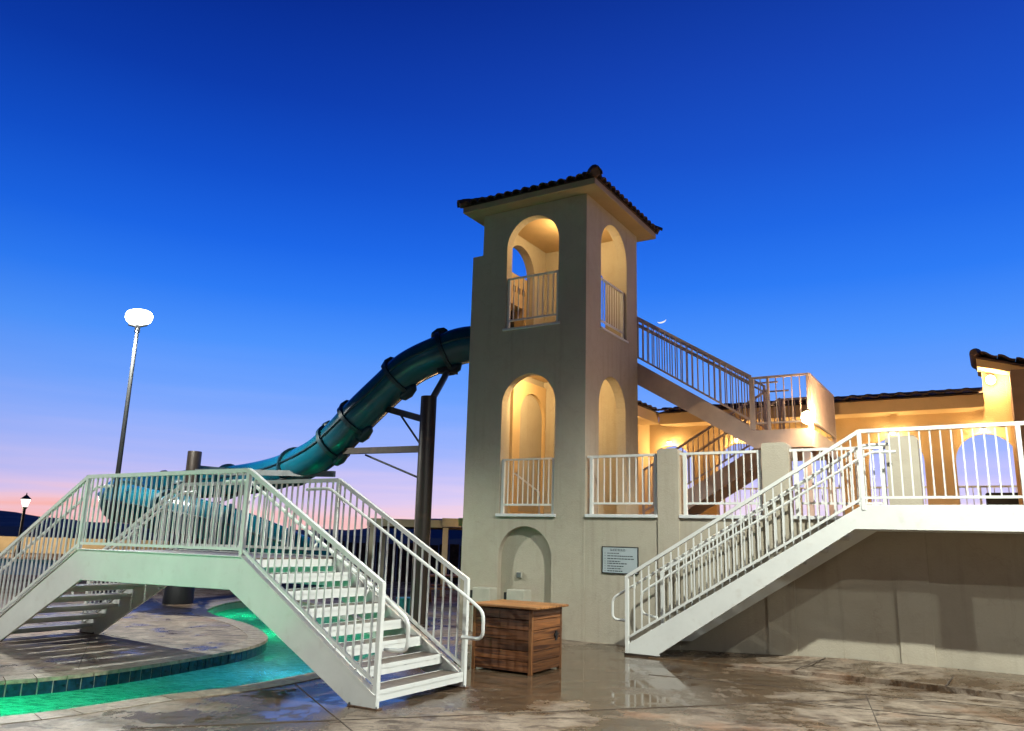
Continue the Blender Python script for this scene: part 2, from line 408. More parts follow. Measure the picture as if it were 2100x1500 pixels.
class Thing:
    """an Empty at the base of a thing; parts are given in the same frame as the origin"""
    def __init__(s, name, label, cat, origin=(0, 0, 0), frame=True, group=None, kind=None):
        s.o = Vector(origin)
        s.e = bpy.data.objects.new(name, None); COL.objects.link(s.e)
        s.e.empty_display_size = .2
        s.e.matrix_world = (FR if frame else Matrix.Identity(4)) @ Matrix.Translation(s.o)
        if label: s.e['label'] = label
        if cat: s.e['category'] = cat
        if group: s.e['group'] = group
        if kind: s.e['kind'] = kind
    def part(s, name, mb, material, parent=None, label=None, bevel=0, kind=None):
        me = mesh_of(name, mb, material, s.o, bevel)
        o = bpy.data.objects.new(name, me); COL.objects.link(o); o.parent = parent or s.e
        if label: o['label'] = label
        if kind: o['kind'] = kind
        return o
    def inst(s, name, me, loc, parent=None, rot=None, scale=None, first=[None]):
        o = bpy.data.objects.new(name, me); COL.objects.link(o); o.parent = parent or s.e
        o.location = Vector(loc) - s.o
        if rot: o.rotation_euler = rot
        if scale: o.scale = scale
        return o
def single(name, mb, material, label, cat, origin=(0, 0, 0), frame=True, group=None, kind=None, bevel=0):
    me = mesh_of(name, mb, material, Vector(origin), bevel)
    o = bpy.data.objects.new(name, me); COL.objects.link(o)
    o.matrix_world = (FR if frame else Matrix.Identity(4)) @ Matrix.Translation(Vector(origin))
    if label: o['label'] = label
    if cat: o['category'] = cat
    if group: o['group'] = group
    if kind: o['kind'] = kind
    return o
def light(name, kind, loc, energy, col, size=.1, parent=None, frame=True, rot=None, spot=None, blend=.3):
    L = bpy.data.lights.new(name, kind); L.energy = energy; L.color = col
    if kind in ('POINT', 'SPOT'): L.shadow_soft_size = size
    if spot: L.spot_size = math.radians(spot); L.spot_blend = blend
    o = bpy.data.objects.new(name, L); COL.objects.link(o)
    p = LW(*loc) if frame else Vector(loc)
    o.location = p
    if rot: o.rotation_euler = rot
    return o
WARM = (1.0, .68, .31); WARM2 = (1.0, .60, .27); COOL = (.96, 1.0, .91); GREEN = (0.0, 1.0, .38)

balcache = {}
def baluster_mesh(h, wd, material):
    k = (round(h, 2), wd, material.name)
    if k not in balcache:
        mb = MB().box(-wd / 2, wd / 2, -wd / 2, wd / 2, 0, round(h, 2)); balcache[k] = mesh_of('baluster', mb, material)
    return balcache[k]

# railing along a polyline in a vertical plane.  axis 'u' (v fixed) or 'v' (u fixed); tops: [(s, ztop)], bots: [(s, zbottom_rail)]
def interp(pl, s):
    pl = sorted(pl)
    for (a, x), (b, y) in zip(pl, pl[1:]):
        if a - 1e-6 <= s <= b + 1e-6: return x + (y - x) * (s - a) / max(b - a, 1e-6)
    return pl[0][1] if s < pl[0][0] else pl[-1][1]
def railing(T, axis, fixed, tops, bots, posts, material=white, step=.112, tw=.045, bw=.018, rail=.042, low=.035, postw=.05, parent=None, label=None):
    P = (lambda s, z: (s, fixed, z)) if axis == 'u' else (lambda s, z: (fixed, s, z))
    tr = MB()
    for (a, x), (b, y) in zip(tops, tops[1:]): tr.bar(P(a, x - rail / 2), P(b, y - rail / 2), tw, rail)
    R = T.part('railing', tr, material, parent=parent, label=label)
    lo = MB()
    for (a, x), (b, y) in zip(bots, bots[1:]): lo.bar(P(a, x), P(b, y), .03, low)
    sub = parent is None
    T.part('bottom_rail', lo, material, parent=R if sub else parent)
    for (s, z0) in posts:
        T.part('post', MB().bar(P(s, z0), P(s, interp(tops, s) - rail * .3), postw, postw), material, parent=R if sub else parent, bevel=.004)
    ps = sorted(p[0] for p in posts)
    for a, b in zip(ps, ps[1:]):
        n = max(1, round((b - a) / step))
        for i in range(1, n):
            s = a + (b - a) * i / n; zt = interp(tops, s) - rail * .6; zb = interp(bots, s)
            T.inst('baluster', baluster_mesh(zt - zb, bw, material), P(s, zb), parent=R if sub else parent)
    return R

# ================================================================== GROUND, POOL, HILLS
def catmull(pts, n=5, closed=True):
    out = []; L = len(pts)
    for i in range(L):
        p0, p1, p2, p3 = (Vector((*pts[(i + k) % L], 0)) for k in (-1, 0, 1, 2))
        for j in range(n):
            t = j / n
            q = .5 * ((2 * p1) + (-p0 + p2) * t + (2 * p0 - 5 * p1 + 4 * p2 - p3) * t * t + (-p0 + 3 * p1 - 3 * p2 + p3) * t ** 3)
            out.append((q.x, q.y))
    return out
near_pts = [(-14, 1.5), (-6.8, 5.75), (-4.55, 7.5), (-4.05, 7.98), (-3.6, 8.6), (-3.1, 9.1), (-2.67, 9.68), (-2.3, 10.4), (-1.95, 11.4), (-1.8, 12.6), (-2.05, 14), (-2.7, 16.1), (-3.7, 18.6), (-5.0, 20.6), (-6.0, 21.4)]
isl_pts = [(-6.68, 20.2), (-6.68, 18.9), (-6.5, 17.82), (-6.1, 17.0), (-5.25, 15.95), (-4.6, 15.01), (-4.02, 13.85), (-3.82, 13.14), (-3.86, 12.28), (-4.13, 11.47), (-4.52, 10.55), (-5.01, 9.75), (-5.6, 9.22), (-8, 7.55), (-15, 4.5)]
pool = catmull(near_pts + isl_pts, 5)
far_pool = [(-60, 27), (-26, 27), (-15, 29), (-15, 40), (-30, 43), (-60, 43)]
OUT = [(-6000, -400), (6000, -400), (6000, 9000), (-6000, 9000)]
def offset_loop(lp, d):
    o = []; L = len(lp)
    A = sum(lp[i][0] * lp[(i + 1) % L][1] - lp[(i + 1) % L][0] * lp[i][1] for i in range(L))
    sg = 1 if A > 0 else -1
    for i in range(L):
        a = Vector(lp[i - 1]); b = Vector(lp[(i + 1) % L]); t = (b - a).normalized()
        o.append((lp[i][0] + t.y * d * sg, lp[i][1] - t.x * d * sg))
    return o
cop_out = offset_loop(pool, .28)
gmb = MB(); loops = [OUT, cop_out, far_pool]
tri = tessellate_polygon([[Vector((x, y, 0)) for x, y in lp] for lp in loops])
gmb.add([(x, y, 0) for lp in loops for x, y in lp], [tuple(t) for t in tri])
ground = single('ground', gmb, deck, None, None, frame=False, kind='structure')
if ground.data.polygons[0].normal.z < 0: ground.data.flip_normals()

lazy = Thing('pool', None, None, (-3, 11, -1.1), frame=False, kind='structure')
sh = MB(); n = len(pool)
tri = tessellate_polygon([[Vector((x, y, 0)) for x, y in pool]])
sh.add([(x, y, -1.1) for x, y in pool], [tuple(t) for t in tri])
shell = lazy.part('pool_floor', sh, poolblue)
sd = MB()
for i in range(n):
    a = pool[i]; b = pool[(i + 1) % n]
    sd.add([(a[0], a[1], -1.1), (b[0], b[1], -1.1), (b[0], b[1], -.035), (a[0], a[1], -.035)], [(0, 1, 2, 3)])
lazy.part('pool_wall', sd, grout)
wm = MB().add([(x, y, -.17) for x, y in pool], [tuple(t) for t in tri])
wo = single('water', wm, water, None, None, frame=False, kind='structure')
if wo.data.polygons[0].normal.z < 0: wo.data.flip_normals()
single('water', MB().add([(x, y, -.12) for x, y in far_pool], [tuple(range(6))]), water, None, None, frame=False, kind='structure')
fp = MB(); L6 = len(far_pool)
fp.add([(x, y, -1.2) for x, y in far_pool], [tuple(range(6))])
for i in range(6):
    a = far_pool[i]; b = far_pool[(i + 1) % 6]; fp.add([(*a, -1.2), (*b, -1.2), (*b, 0), (*a, 0)], [(0, 1, 2, 3)])
single('far_pool_floor', fp, poolblue, None, None, frame=False, kind='structure')
# resample the pool outline by arc length for coping stones and tiles
def resample(lp, step):
    L = len(lp); segs = []; tot = 0
    for i in range(L):
        d = (Vector(lp[(i + 1) % L]) - Vector(lp[i])).length; segs.append((tot, d)); tot += d
    k = int(tot / step); res = []; j = 0
    for i in range(k):
        s = tot * i / k
        while j < L - 1 and segs[j][0] + segs[j][1] < s: j += 1
        t = (s - segs[j][0]) / segs[j][1]
        a = Vector(lp[j]); b = Vector(lp[(j + 1) % L]); res.append((a.lerp(b, t), (b - a).normalized()))
    return res
area = sum(pool[i][0] * pool[(i + 1) % n][1] - pool[(i + 1) % n][0] * pool[i][1] for i in range(n))
sgn = 1 if area > 0 else -1
rs = resample(pool, .305)
def cop_piece(i, mb):
    (p, t), (q, t2) = rs[i], rs[(i + 1) % len(rs)]
    a = Vector((t.y, -t.x)) * sgn; b = Vector((t2.y, -t2.x)) * sgn
    g = (q - p).normalized() * .005
    P = [p + g - a * .03, q - g - b * .03, q - g + b * .285, p + g + a * .285]
    z0, z1 = -.035, .006 + random.uniform(0, .004)
    mb.add([(*x, z0) for x in P] + [(*x, z1) for x in P], [(0, 3, 2, 1), (4, 5, 6, 7), (0, 1, 5, 4), (1, 2, 6, 5), (2, 3, 7, 6), (3, 0, 4, 7)])
rest = MB()
for i in range(len(rs)):
    p = rs[i][0]
    if p.x < -8.5 or p.y > 19 or p.y < 5:
        cop_piece(i, rest)
    else:
        mb = MB(); cop_piece(i, mb); lazy.part('coping_stone', mb, coping_m)
lazy.part('coping_stone', rest, coping_m, kind='stuff')
single('coping_bed', MB().add([(x, y, -.02) for x, y in cop_out] + [(x, y, -.02) for x, y in pool],
       [(i, (i + 1) % n, n + (i + 1) % n, n + i) for i in range(n)]), grout, None, None, frame=False, kind='structure')
tme = mesh_of('tile', MB().box(-.071, .071, -.008, .008, -.068, .068), tileblue, bevel=.002)
rt = resample(pool, .155)
for i, (p, t) in enumerate(rt):
    if -8 < p.x and p.y < 14 and (p.x < -3.7):
        nrm = Vector((-t.y, t.x)) * sgn      # towards the water
        if nrm.dot(Vector((0, 0)) - p) < 0: continue
        for r in range(1):
            pp, tt = p, t
            if r: pp = p + t * .077
            o = lazy.inst('tile', tme, (pp.x + nrm.x * .005, pp.y + nrm.y * .005, -.104 - .146 * r), rot=(0, 0, math.atan2(tt.y, tt.x)))
# saw-cut joints in the deck
jm = mat('joint_sealant', (.085, .065, .05), .7, var=.2)
for a, b in (((-3.2, 7.3), (4.2, 9.6)), ((-.3, 5.2), (6.3, 7.9)), ((-2.4, 9.6), (-.2, 5.2)), ((5.6, 8.3), (3.6, 5.6)), ((1.9, 10.9), (5.9, 9.2)), ((3.1, 9.4), (7.4, 7.3)), ((4.3, 9.9), (3.3, 7.2)), ((-6.6, 13.2), (-5.2, 10.2)), ((-9.5, 15.5), (-5.9, 13.0))):
    single('deck_joint', MB().bar((*a, .003), (*b, .003), .007, .006), jm, None, None, frame=False, kind='structure')
# raised kerbed walk under the stair
kp = [(1.75, -.02), (1.3, -.5), (1.62, -1.13), (3.0, -1.15), (4.98, -1.2), (6.25, -1.42), (8.0, -1.8), (13, -3.2), (13, -.02), (8, -.02), (6, -.02), (4.3, -.02), (3.6, -.02), (3, -.02), (2.4, -.02)]
def walk_z(u, v):
    t = max(0., min(1., (u - 1.3) / 3.0)); ve = -1.13 - max(0, u - 4.9) * .2
    k_ = max(0., min(1., v / ve)); return .010 + t * (.125 * (1 - k_) + .062 * k_)
walk = MB().panel(kp, [], -.05, .13, 'z')
walk.v = [(x, y, z if z < 0 else walk_z(x, y)) for x, y, z in walk.v]
single('sidewalk', walk, deck, None, None, origin=(5, -1, 0), kind='structure', bevel=.008)
for a, b in (((3.95, -.05), (3.75, -1.13)), ((5.65, -.05), (5.55, -1.28)), ((2.4, -.05), (2.3, -1.1))):
    single('deck_joint', MB().bar((*a, walk_z(*a) + .001), (*b, walk_z(*b) + .001), .016, .006), jm, None, None, kind='structure')
# mountains on the horizon
def ridge(name, x0, x1, y0, base, prof, seed):
    rnd = random.Random(seed); mb = MB(); nx = 160; rows = 6; vs = []; fs = []
    ph = [rnd.uniform(0, 6.28) for _ in range(6)]
    for r in range(rows):
        t = r / (rows - 1)
        for i in range(nx + 1):
            x = x0 + (x1 - x0) * i / nx
            h = interp(prof, x) + sum(math.sin(x * f + ph[j]) * a for j, (f, a) in enumerate(((.011, 3), (.027, 2), (.061, 1.3), (.13, .8))))
            k = math.sin(t * PI / 2)
            vs.append((x, y0 + t * 900, max(-3, h * k + (rnd.uniform(-1.5, 1.5) if 0 < r < rows - 1 else 0)) - (3 if r == 0 else 0)))
    for r in range(rows - 1):
        for i in range(nx):
            a = r * (nx + 1) + i; fs.append((a, a + 1, a + nx + 2, a + nx + 1))
    mb.add(vs, fs)
    return single(name, mb, hill_m, None, None, frame=False, kind='structure')
ridge('mountain_range', -4200, 4200, 2600, 0, [(-4200, 110), (-2300, 70), (-2000, 44), (-1800, 26), (-1500, 15), (-1100, 15), (-600, 24), (-300, 85), (-100, 80), (300, 40), (1000, 30), (1800, 55), (4200, 70)], 3)
# moon: thin crescent
mo = MB(); mc = Vector((176.9, 900.0, 261.1)); th = -.55; R1 = 5.3; pts = []
for i in range(25):
    a = PI * i / 24; pts.append((-math.cos(a) * R1, -math.sin(a) * R1 * .55))
for i in range(1, 24):
    a = PI * (24 - i) / 24; pts.append((-math.cos(a) * R1, -math.sin(a) * R1 * .26))
ct, st = math.cos(.35), math.sin(.35)
pts = [(x * ct - y * st, x * st + y * ct) for x, y in pts]
mo.panel(pts, [], -.6, .6, 'v')
single('moon', MB().add([(x + mc.x, y + mc.y, z + mc.z) for x, y, z in mo.v], mo.f), moon_m, 'thin white crescent moon low in the blue sky above the upper staircase', 'moon', origin=tuple(mc), frame=False)

# ================================================================== TOWER
T = Thing('slide_tower', 'tall beige stucco tower with arched openings and a dark tiled hip roof', 'tower', (-1.2, 1.25, 0))
TH = .2
# front wall (stepped on the left where the slide box is attached)
outer = [(-2.63, 0), (0, 0), (0, 8.31), (-2.38, 8.31), (-2.38, 7.43), (-2.63, 7.43)]
T.part('front_wall', MB().panel(outer, [arch(-1.79, -.6, 5.77, 7.49), arch(-1.81, -.63, 2.14, 4.23), arch(-1.8, -.66, .02, 1.36)], 0, TH, 'v'), stucco)
T.part('niche_back', MB().panel(arch(-1.799, -.661, .021, 1.36), [], .13, TH - .002, 'v'), stucco)
# right wall
T.part('side_wall', MB().panel([(TH + .001, 0), (2.51, 0), (2.51, 8.31), (TH + .001, 8.31)], [arch(.66, 1.94, 5.77, 7.46), arch(.58, 1.86, 2.15, 4.24)], -TH, 0, 'u'), stucco)
# back wall with the door from the upper stair
T.part('back_wall', MB().panel([(-2.38, 0), (-TH - .001, 0), (-TH - .001, 8.31), (-2.38, 8.31)], [arch(-1.79, -.66, 5.79, 7.15)], 2.31, 2.51, 'v'), stucco)
# left wall: inner leaf with arch, outer leaf with slide mouth and vents
T.part('side_wall', MB().panel([(TH + .001, 0), (2.309, 0), (2.309, 8.31), (TH + .001, 8.31)], [arch(.62, 1.80, 5.77, 7.42)], -2.37, -2.17, 'u'), stucco)
slots = [[(.80 + i * .2, 7.02), (.93 + i * .2, 7.02), (.93 + i * .2, 7.16), (.80 + i * .2, 7.16)] for i in range(5)]
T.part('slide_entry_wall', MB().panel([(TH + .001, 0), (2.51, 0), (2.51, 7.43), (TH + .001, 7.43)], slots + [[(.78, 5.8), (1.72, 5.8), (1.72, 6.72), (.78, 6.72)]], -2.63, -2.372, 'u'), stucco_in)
T.part('mouth_shade_box', MB().box(-2.80, -2.631, .6, 1.9, 5.6, 6.9), blk)  # black box added as the shade inside the tube
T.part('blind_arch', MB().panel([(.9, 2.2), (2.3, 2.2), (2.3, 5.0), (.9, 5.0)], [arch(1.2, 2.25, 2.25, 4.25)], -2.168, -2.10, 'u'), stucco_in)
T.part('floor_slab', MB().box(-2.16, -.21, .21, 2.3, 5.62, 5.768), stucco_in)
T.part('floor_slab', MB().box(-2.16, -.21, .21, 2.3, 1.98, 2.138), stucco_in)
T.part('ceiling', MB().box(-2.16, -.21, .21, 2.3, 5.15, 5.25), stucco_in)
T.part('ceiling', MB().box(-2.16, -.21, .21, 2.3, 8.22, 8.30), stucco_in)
# white sills
T.part('sill', MB().box(-1.86, -.58, -.045, TH + .02, 2.10, 2.155), trim, bevel=.006)
T.part('sill', MB().box(-1.84, -.55, -.03, TH + .02, 5.74, 5.785), trim, bevel=.006)
T.part('sill', MB().box(-TH, .03, .62, 1.98, 5.74, 5.785), trim, bevel=.006)
# corner bead of stucco at the base
T.part('corner_bead', MB().box(-.035, .006, -.006, .0, 0, 2.1), stucco)
# balcony railings in the openings
def opening_rail(T, axis, fixed, a, b, z0, zt, **k):
    return railing(T, axis, fixed, [(a, zt), (b, zt)], [(a, z0 + .17), (b, z0 + .17)], [(a + .03, z0), (b - .03, z0)], step=.115, **k)
opening_rail(T, 'u', .07, -1.79, -.61, 5.79, 6.85, rail=.03)
opening_rail(T, 'u', .07, -1.80, -.64, 2.155, 3.19, rail=.03, postw=.06)
opening_rail(T, 'v', -.08, .67, 1.93, 5.79, 6.85, rail=.03)
# short inner handrail seen through the lower arch
T.part('handrail', MB().tube([(-1.75, .45, 2.95), (-1.5, 1.0, 2.62), (-1.5, 1.02, 2.14)], .02, 8), trim)
# roof
e = .33; z0, z1 = 8.312, 8.44
u0, u1, v0, v1 = -2.38 - e, e, -e, 2.51 + e
T.part('soffit', MB().box(u0, u1, v0, v1, z0, z1), soffit, bevel=.01)
cu, cv, zp = (u0 + u1) / 2, (v0 + v1) / 2, 8.46 + 1.55 * math.tan(math.radians(20))
rf = MB().add([(u0 - .03, v0 - .03, 8.442), (u1 + .03, v0 - .03, 8.442), (u1 + .03, v1 + .03, 8.442), (u0 - .03, v1 + .03, 8.442), (cu, cv, zp)], [(0, 1, 4), (1, 2, 4), (2, 3, 4), (3, 0, 4), (3, 2, 1, 0)])
roof = T.part('roof', rf, tile_m)
def barrel(r=.095, L=.36, th=.018, n=7):
    mb = MB(); vs = []; fs = []
    for y, k in ((0, 1.0), (L, .8)):
        for i in range(n + 1):
            a = PI * i / n
            vs.append((math.cos(a) * r * k, y, math.sin(a) * r * k * .95))
        for i in range(n + 1):
            a = PI * i / n
            vs.append((math.cos(a) * (r * k - th), y, math.sin(a) * (r * k - th) * .95))
    m = n + 1
    for i in range(n):
        fs += [(i, i + 1, 2 * m + i + 1, 2 * m + i), (m + i + 1, m + i, 3 * m + i, 3 * m + i + 1), (i + 1, i, m + i, m + i + 1), (2 * m + i, 2 * m + i + 1, 3 * m + i + 1, 3 * m + i)]
    fs += [(0, m, 3 * m, 2 * m)[::-1], (n, m + n, 3 * m + n, 2 * m + n)]
    mb.add(vs, fs); mb.smooth = True
    return mesh_of('roof_tile', mb, tile_m)
btile = barrel()
pitch = math.radians(20)
def tile_side(p0, p1, inward, ang, rows):
    """rows of barrel tiles from the eave p0-p1 up the slope"""
    p0, p1, inward = Vector(p0), Vector(p1), Vector(inward)
    Lg = (p1 - p0).length; d = (p1 - p0).normalized()
    for r in range(rows):
        dist = r * .30; hor = dist * math.cos(pitch)
        a, b = hor + .1, Lg - hor - .1
        nn = int((b - a) / .2)
        if nn < 1: continue
        for i in range(nn + 1):
            s = a + (b - a) * i / nn
            p = p0 + d * s + inward * (hor - .05) + Vector((0, 0, dist * math.sin(pitch) + .012 * 1 + random.uniform(-.006, .006)))
            T.inst('roof_tile', btile, p, parent=roof, rot=(pitch + random.uniform(-.03, .03), 0, ang + random.uniform(-.03, .03)))
zt = 8.445
tile_side((u0, v0, zt), (u1, v0, zt), (0, 1, 0), 0, 4)
tile_side((u1, v0, zt), (u1, v1, zt), (-1, 0, 0), PI / 2, 4)
tile_side((u1, v1, zt), (u0, v1, zt), (0, -1, 0), PI, 1)
tile_side((u0, v1, zt), (u0, v0, zt), (1, 0, 0), -PI / 2, 4)
# hip tiles with rounded end caps
hipt = barrel(.125, .42, .022)
for cx_, cy_ in ((u0, v0), (u1, v0), (u1, v1), (u0, v1)):
    d = Vector((cu - cx_, cv - cy_, zp - 8.44)); Ld = d.length; hd = Vector((d.x, d.y, 0)).normalized()
    for i in range(int(Ld / .36)):
        p = Vector((cx_, cy_, 8.50)) + d.normalized() * (i * .36 - .10)
        T.inst('roof_tile', hipt, p, parent=roof, rot=(math.asin(d.z / Ld) + .04, 0, math.atan2(hd.y, hd.x) - PI / 2))
T.part('hip_cap', MB().tube([(u1 + .055, v0 - .055, 8.53), (u1 - .0, v0 + .0, 8.57), (u1 - .1, v0 + .1, 8.59)], .1, 12, radii=[.085, .12, .11]), tile_m, parent=roof)
T.part('hip_cap', MB().tube([(u0 - .055, v0 - .055, 8.50), (u0, v0, 8.53), (u0 + .1, v0 + .1, 8.56)], .1, 12, radii=[.08, .10, .10]), tile_m, parent=roof)
# ================================================================== things at the tower foot
fo = Thing('outlet_box', 'small grey electrical outlet box inside the arched niche of the tower', 'outlet box', (-1.38, .19, .98))
fo.part('body', MB().box(-1.44, -1.33, .09, .129, .99, 1.10), grey_box, bevel=.006)
fo.part('cover', MB().box(-1.43, -1.34, .08, .0895, 1.0, 1.09), galv, bevel=.003)
for i, (a, b, lab) in enumerate(((-2.16, -1.78, 'light grey wall cabinet beside the left edge of the niche, behind the wooden bin'), (-1.42, -1.05, 'light grey wall cabinet standing in front of the arched niche, behind the wooden bin'))):
    c = Thing('wall_cabinet', lab, 'cabinet', ((a + b) / 2, -.12, 0), group='grey cabinets at the foot of the tower')
    c.part('body', MB().box(a, b, -.28, -.01, 0, .80), grey_box, bevel=.012)
    c.part('spout', MB().box(a - .10, a - .001, -.2, -.13, .66, .74).box(a - .10, a - .05, -.2, -.13, .60, .66), dark)

# ================================================================== TERRACE
Tr = Thing('terrace', 'raised pale stucco terrace with pilasters between white railings, joined to the tower', 'terrace', (4, 3, 0))
Tr.part('retaining_wall', MB().panel([(.003, 0), (13, 0), (13, 2.1), (.003, 2.1)], [], 0, .22, 'v'), stucco)
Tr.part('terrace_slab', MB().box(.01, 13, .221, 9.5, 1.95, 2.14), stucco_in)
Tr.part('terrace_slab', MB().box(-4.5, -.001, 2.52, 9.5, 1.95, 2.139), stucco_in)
piers = [(1.38, 1.75, 3.27), (3.14, 3.55, 3.30), (4.95, 5.38, 3.33), (6.75, 7.15, 3.34)]
for a, b, zt_ in piers:
    pts = [(a, .0), (b, .0), (b, zt_ - .1)]
    for i in range(6): pts.append((b - .07 + .07 * math.cos(PI / 2 * i / 5), zt_ - .06 + .06 * math.sin(PI / 2 * i / 5)))
    for i in range(6): pts.append((a + .05 - .05 * math.sin(PI / 2 * i / 5), zt_ - .05 + .05 * math.cos(PI / 2 * i / 5)))
    Tr.part('pilaster', MB().panel(pts, [], -.03, .235, 'v'), stucco)
gaps = [(.02, 1.375), (1.755, 3.135), (3.555, 4.945), (5.385, 6.745), (7.155, 9.5)]
for a, b in gaps:
    if a > 5: Tr.part('sill', MB().box(a, b, -.045, .24, 2.101, 2.158), trim); continue
    Tr.part('sill', MB().box(a, b, -.045, .24, 2.101, 2.158), trim, bevel=.006)
    railing(Tr, 'u', .08, [(a, 3.2), (b, 3.2)], [(a + .09, 2.35), (b - .09, 2.35)], [(a + .08, 2.155), (b - .06, 2.155)], step=.122, postw=.06)
for uu in (2.45, 4.2):
    Tr.part('joint_strip', MB().box(uu, uu + .012, -.004, 0, .0, 2.1), stucco)
for v_ in (8.6,):
    railing(Tr, 'u', v_, [(-2, 3.2), (9, 3.2)], [(-2, 2.35), (9, 2.35)], [(x, 2.14) for x in (-2, 0, 2, 4, 6, 8, 9)], step=.14)


# sign
sg = Thing('rules_sign', 'grey-blue framed rules sign with dark lettering on the terrace wall', 'sign', (.69, -.02, 1.16))
sg.part('frame', MB().panel([(.35, 1.16), (1.02, 1.16), (1.02, 1.61), (.35, 1.61)], [[(.362, 1.172), (1.008, 1.172), (1.008, 1.598), (.362, 1.598)]], -.024, -.002, 'v'), dark)
sg.part('panel', MB().box(.362, 1.008, -.018, -.002, 1.172, 1.598), sign_m)
def text(T, s, u, z, size, y=-.0195, name='lettering'):
    cu_ = bpy.data.curves.new(name, 'FONT'); cu_.body = s; cu_.size = size; cu_.extrude = .0006
    ob = bpy.data.objects.new('tmp', cu_); COL.objects.link(ob)
    dg = bpy.context.evaluated_depsgraph_get(); me = bpy.data.meshes.new_from_object(ob.evaluated_get(dg))
    bpy.data.objects.remove(ob)
    me.transform(Matrix.Rotation(PI / 2, 4, 'X')); me.materials.clear(); me.materials.append(ink)
    o = bpy.data.objects.new(name, me); COL.objects.link(o); o.parent = T.e; o.location = Vector((u, y, z)) - T.o
    return o
text(sg, 'SLIDE RULES', .50, 1.535, .052)
rnd = random.Random(4)
lines = [(1.49, .22), (1.445, .47), (1.40, .49), (1.355, .24), (1.32, .36), (1.275, .30), (1.235, .26), (1.195, .28)]
for z, wd in lines:       # rows of fine print, too small to read in the photograph
    mb = MB(); x = .45
    while x < .45 + wd:
        q = rnd.uniform(.02, .06); mb.box(x, min(x + q, .45 + wd), -.0196, -.0181, z, z + .014); x += q + .009
    mb.box(.40, .412, -.0196, -.0181, z, z + .013)
    sg.part('text_row', mb, ink, kind='stuff')

# ================================================================== STAIRS
def handrail(T, path, parent=None, label=None):
    pts = [Vector(p) for p in path]; sm = [pts[0]]
    for i in range(1, len(pts) - 1):
        a, b, c = pts[i - 1], pts[i], pts[i + 1]
        r = min(.09, (b - a).length * .4, (c - b).length * .4)
        p = b + (a - b).normalized() * r; q = b + (c - b).normalized() * r
        for k in range(5):
            t = k / 4; sm.append(p * (1 - t) ** 2 + b * 2 * t * (1 - t) + q * t * t)
    sm.append(pts[-1])
    return T.part('handrail', MB().tube(sm, .021, 8), white, label=label)
def tread(T, ua, ub, va, vb, z, mw=None):
    """steel pan tread; front face at ua"""
    d = 1 if ub > ua else -1
    t = MB()
    t.box(min(ua, ua + d * .012), max(ua, ua + d * .012), va, vb, z - .105, z)
    t.box(min(ua, ub), max(ua, ub), va, vb, z - .05, z - .04)
    t.box(min(ub, ub - d * .008), max(ub, ub - d * .008), va, vb, z - .05, z)
    o = T.part('tread', t, mw or white)
    x0, x1 = sorted((ua + d * .013, ub - d * .009))
    T.part('tread_surface', MB().box(x0, x1, va + .002, vb - .002, z - .039, z - .004), concrete, parent=o)

B = Thing('footbridge', 'white painted steel footbridge with stairs at both ends spanning the lazy river', 'footbridge', (-2.95, -5.6, 0))
NV, FV = -6.38, -4.85
DZ = 1.385
def str_poly():
    return [(-6.82, .0), (-6.82, .10), (-4.62, 1.385), (-1.30, 1.40), (.86, .12), (.86, 0), (.50, 0), (-1.46, 1.02), (-4.48, .985), (-6.35, 0)]
for v_, lab in ((NV, 'stringer nearest the camera'), (FV, None)):
    B.part('stringer', MB().panel(str_poly(), [], v_ - .02, v_ + .02, 'v'), white, bevel=.004)
B.part('stringer_flange', MB().bar((-4.62, NV, DZ + .006), (-1.3, NV, DZ + .014), .09, .01).bar((-1.3, NV, DZ + .02), (.84, NV, .135), .09, .01).bar((-6.82, NV, .11), (-4.62, NV, DZ + .006), .09, .01), white)
B.part('stringer_flange', MB().bar((-4.62, FV, DZ + .006), (-1.3, FV, DZ + .014), .09, .01).bar((-1.3, FV, DZ + .02), (.84, FV, .135), .09, .01).bar((-6.82, FV, .11), (-4.62, FV, DZ + .006), .09, .01), white)
dk = B.part('deck', MB().box(-4.62, -1.29, NV + .021, FV - .021, DZ - .11, DZ - .02), white)
B.part('deck_surface', MB().box(-4.6, -1.31, NV + .022, FV - .022, DZ - .019, DZ), concrete, parent=dk)
for i in range(7):
    z = .173 * (i + 1); uo = .84 - .305 * i
    tread(B, uo, uo - .29, NV + .021, FV - .021, z)
    ul = -6.80 + .312 * i
    tread(B, ul, ul + .295, NV + .021, FV - .021, z - .01)
bt = [(-6.82, 1.17), (-4.64, 2.41), (-1.33, 2.43), (.84, 1.22)]
bb = [(-6.82, .20), (-4.64, 1.47), (-1.33, 1.485), (.84, .22)]
for v_ in (NV, FV):
    railing(B, 'u', v_, bt, bb, [(-6.80, 0), (-4.64, 1.38), (-1.33, 1.38), (.83, 0)], step=.112, tw=.05, rail=.05, bw=.019, postw=.055)
for v_, s in ((NV + .08, 1), (FV - .08, -1)):
    handrail(B, [(-1.85, v_, 2.28), (-1.42, v_, 2.29), (.86, v_, 1.03), (1.13, v_, .86), (1.13, v_, .56), (.84, v_, .56)])
    handrail(B, [(-4.2, v_, 2.26), (-4.55, v_, 2.25), (-6.84, v_, .96), (-7.1, v_, .8), (-7.1, v_, .52), (-6.82, v_, .52)])
    for uu in (-1.2, -.2, .6): B.part('bracket', MB().bar((uu, v_, interp([(-1.42, 2.27), (.86, 1.01)], uu)), (uu, v_ - s * .08, interp([(-1.42, 2.2), (.86, .94)], uu)), .014, .014), white)
    for uu in (-6.5, -5.6, -4.9): B.part('bracket', MB().bar((uu, v_, interp([(-6.84, .94), (-4.55, 2.23)], uu)), (uu, v_ - s * .08, interp([(-6.84, .87), (-4.55, 2.16)], uu)), .014, .014), white)

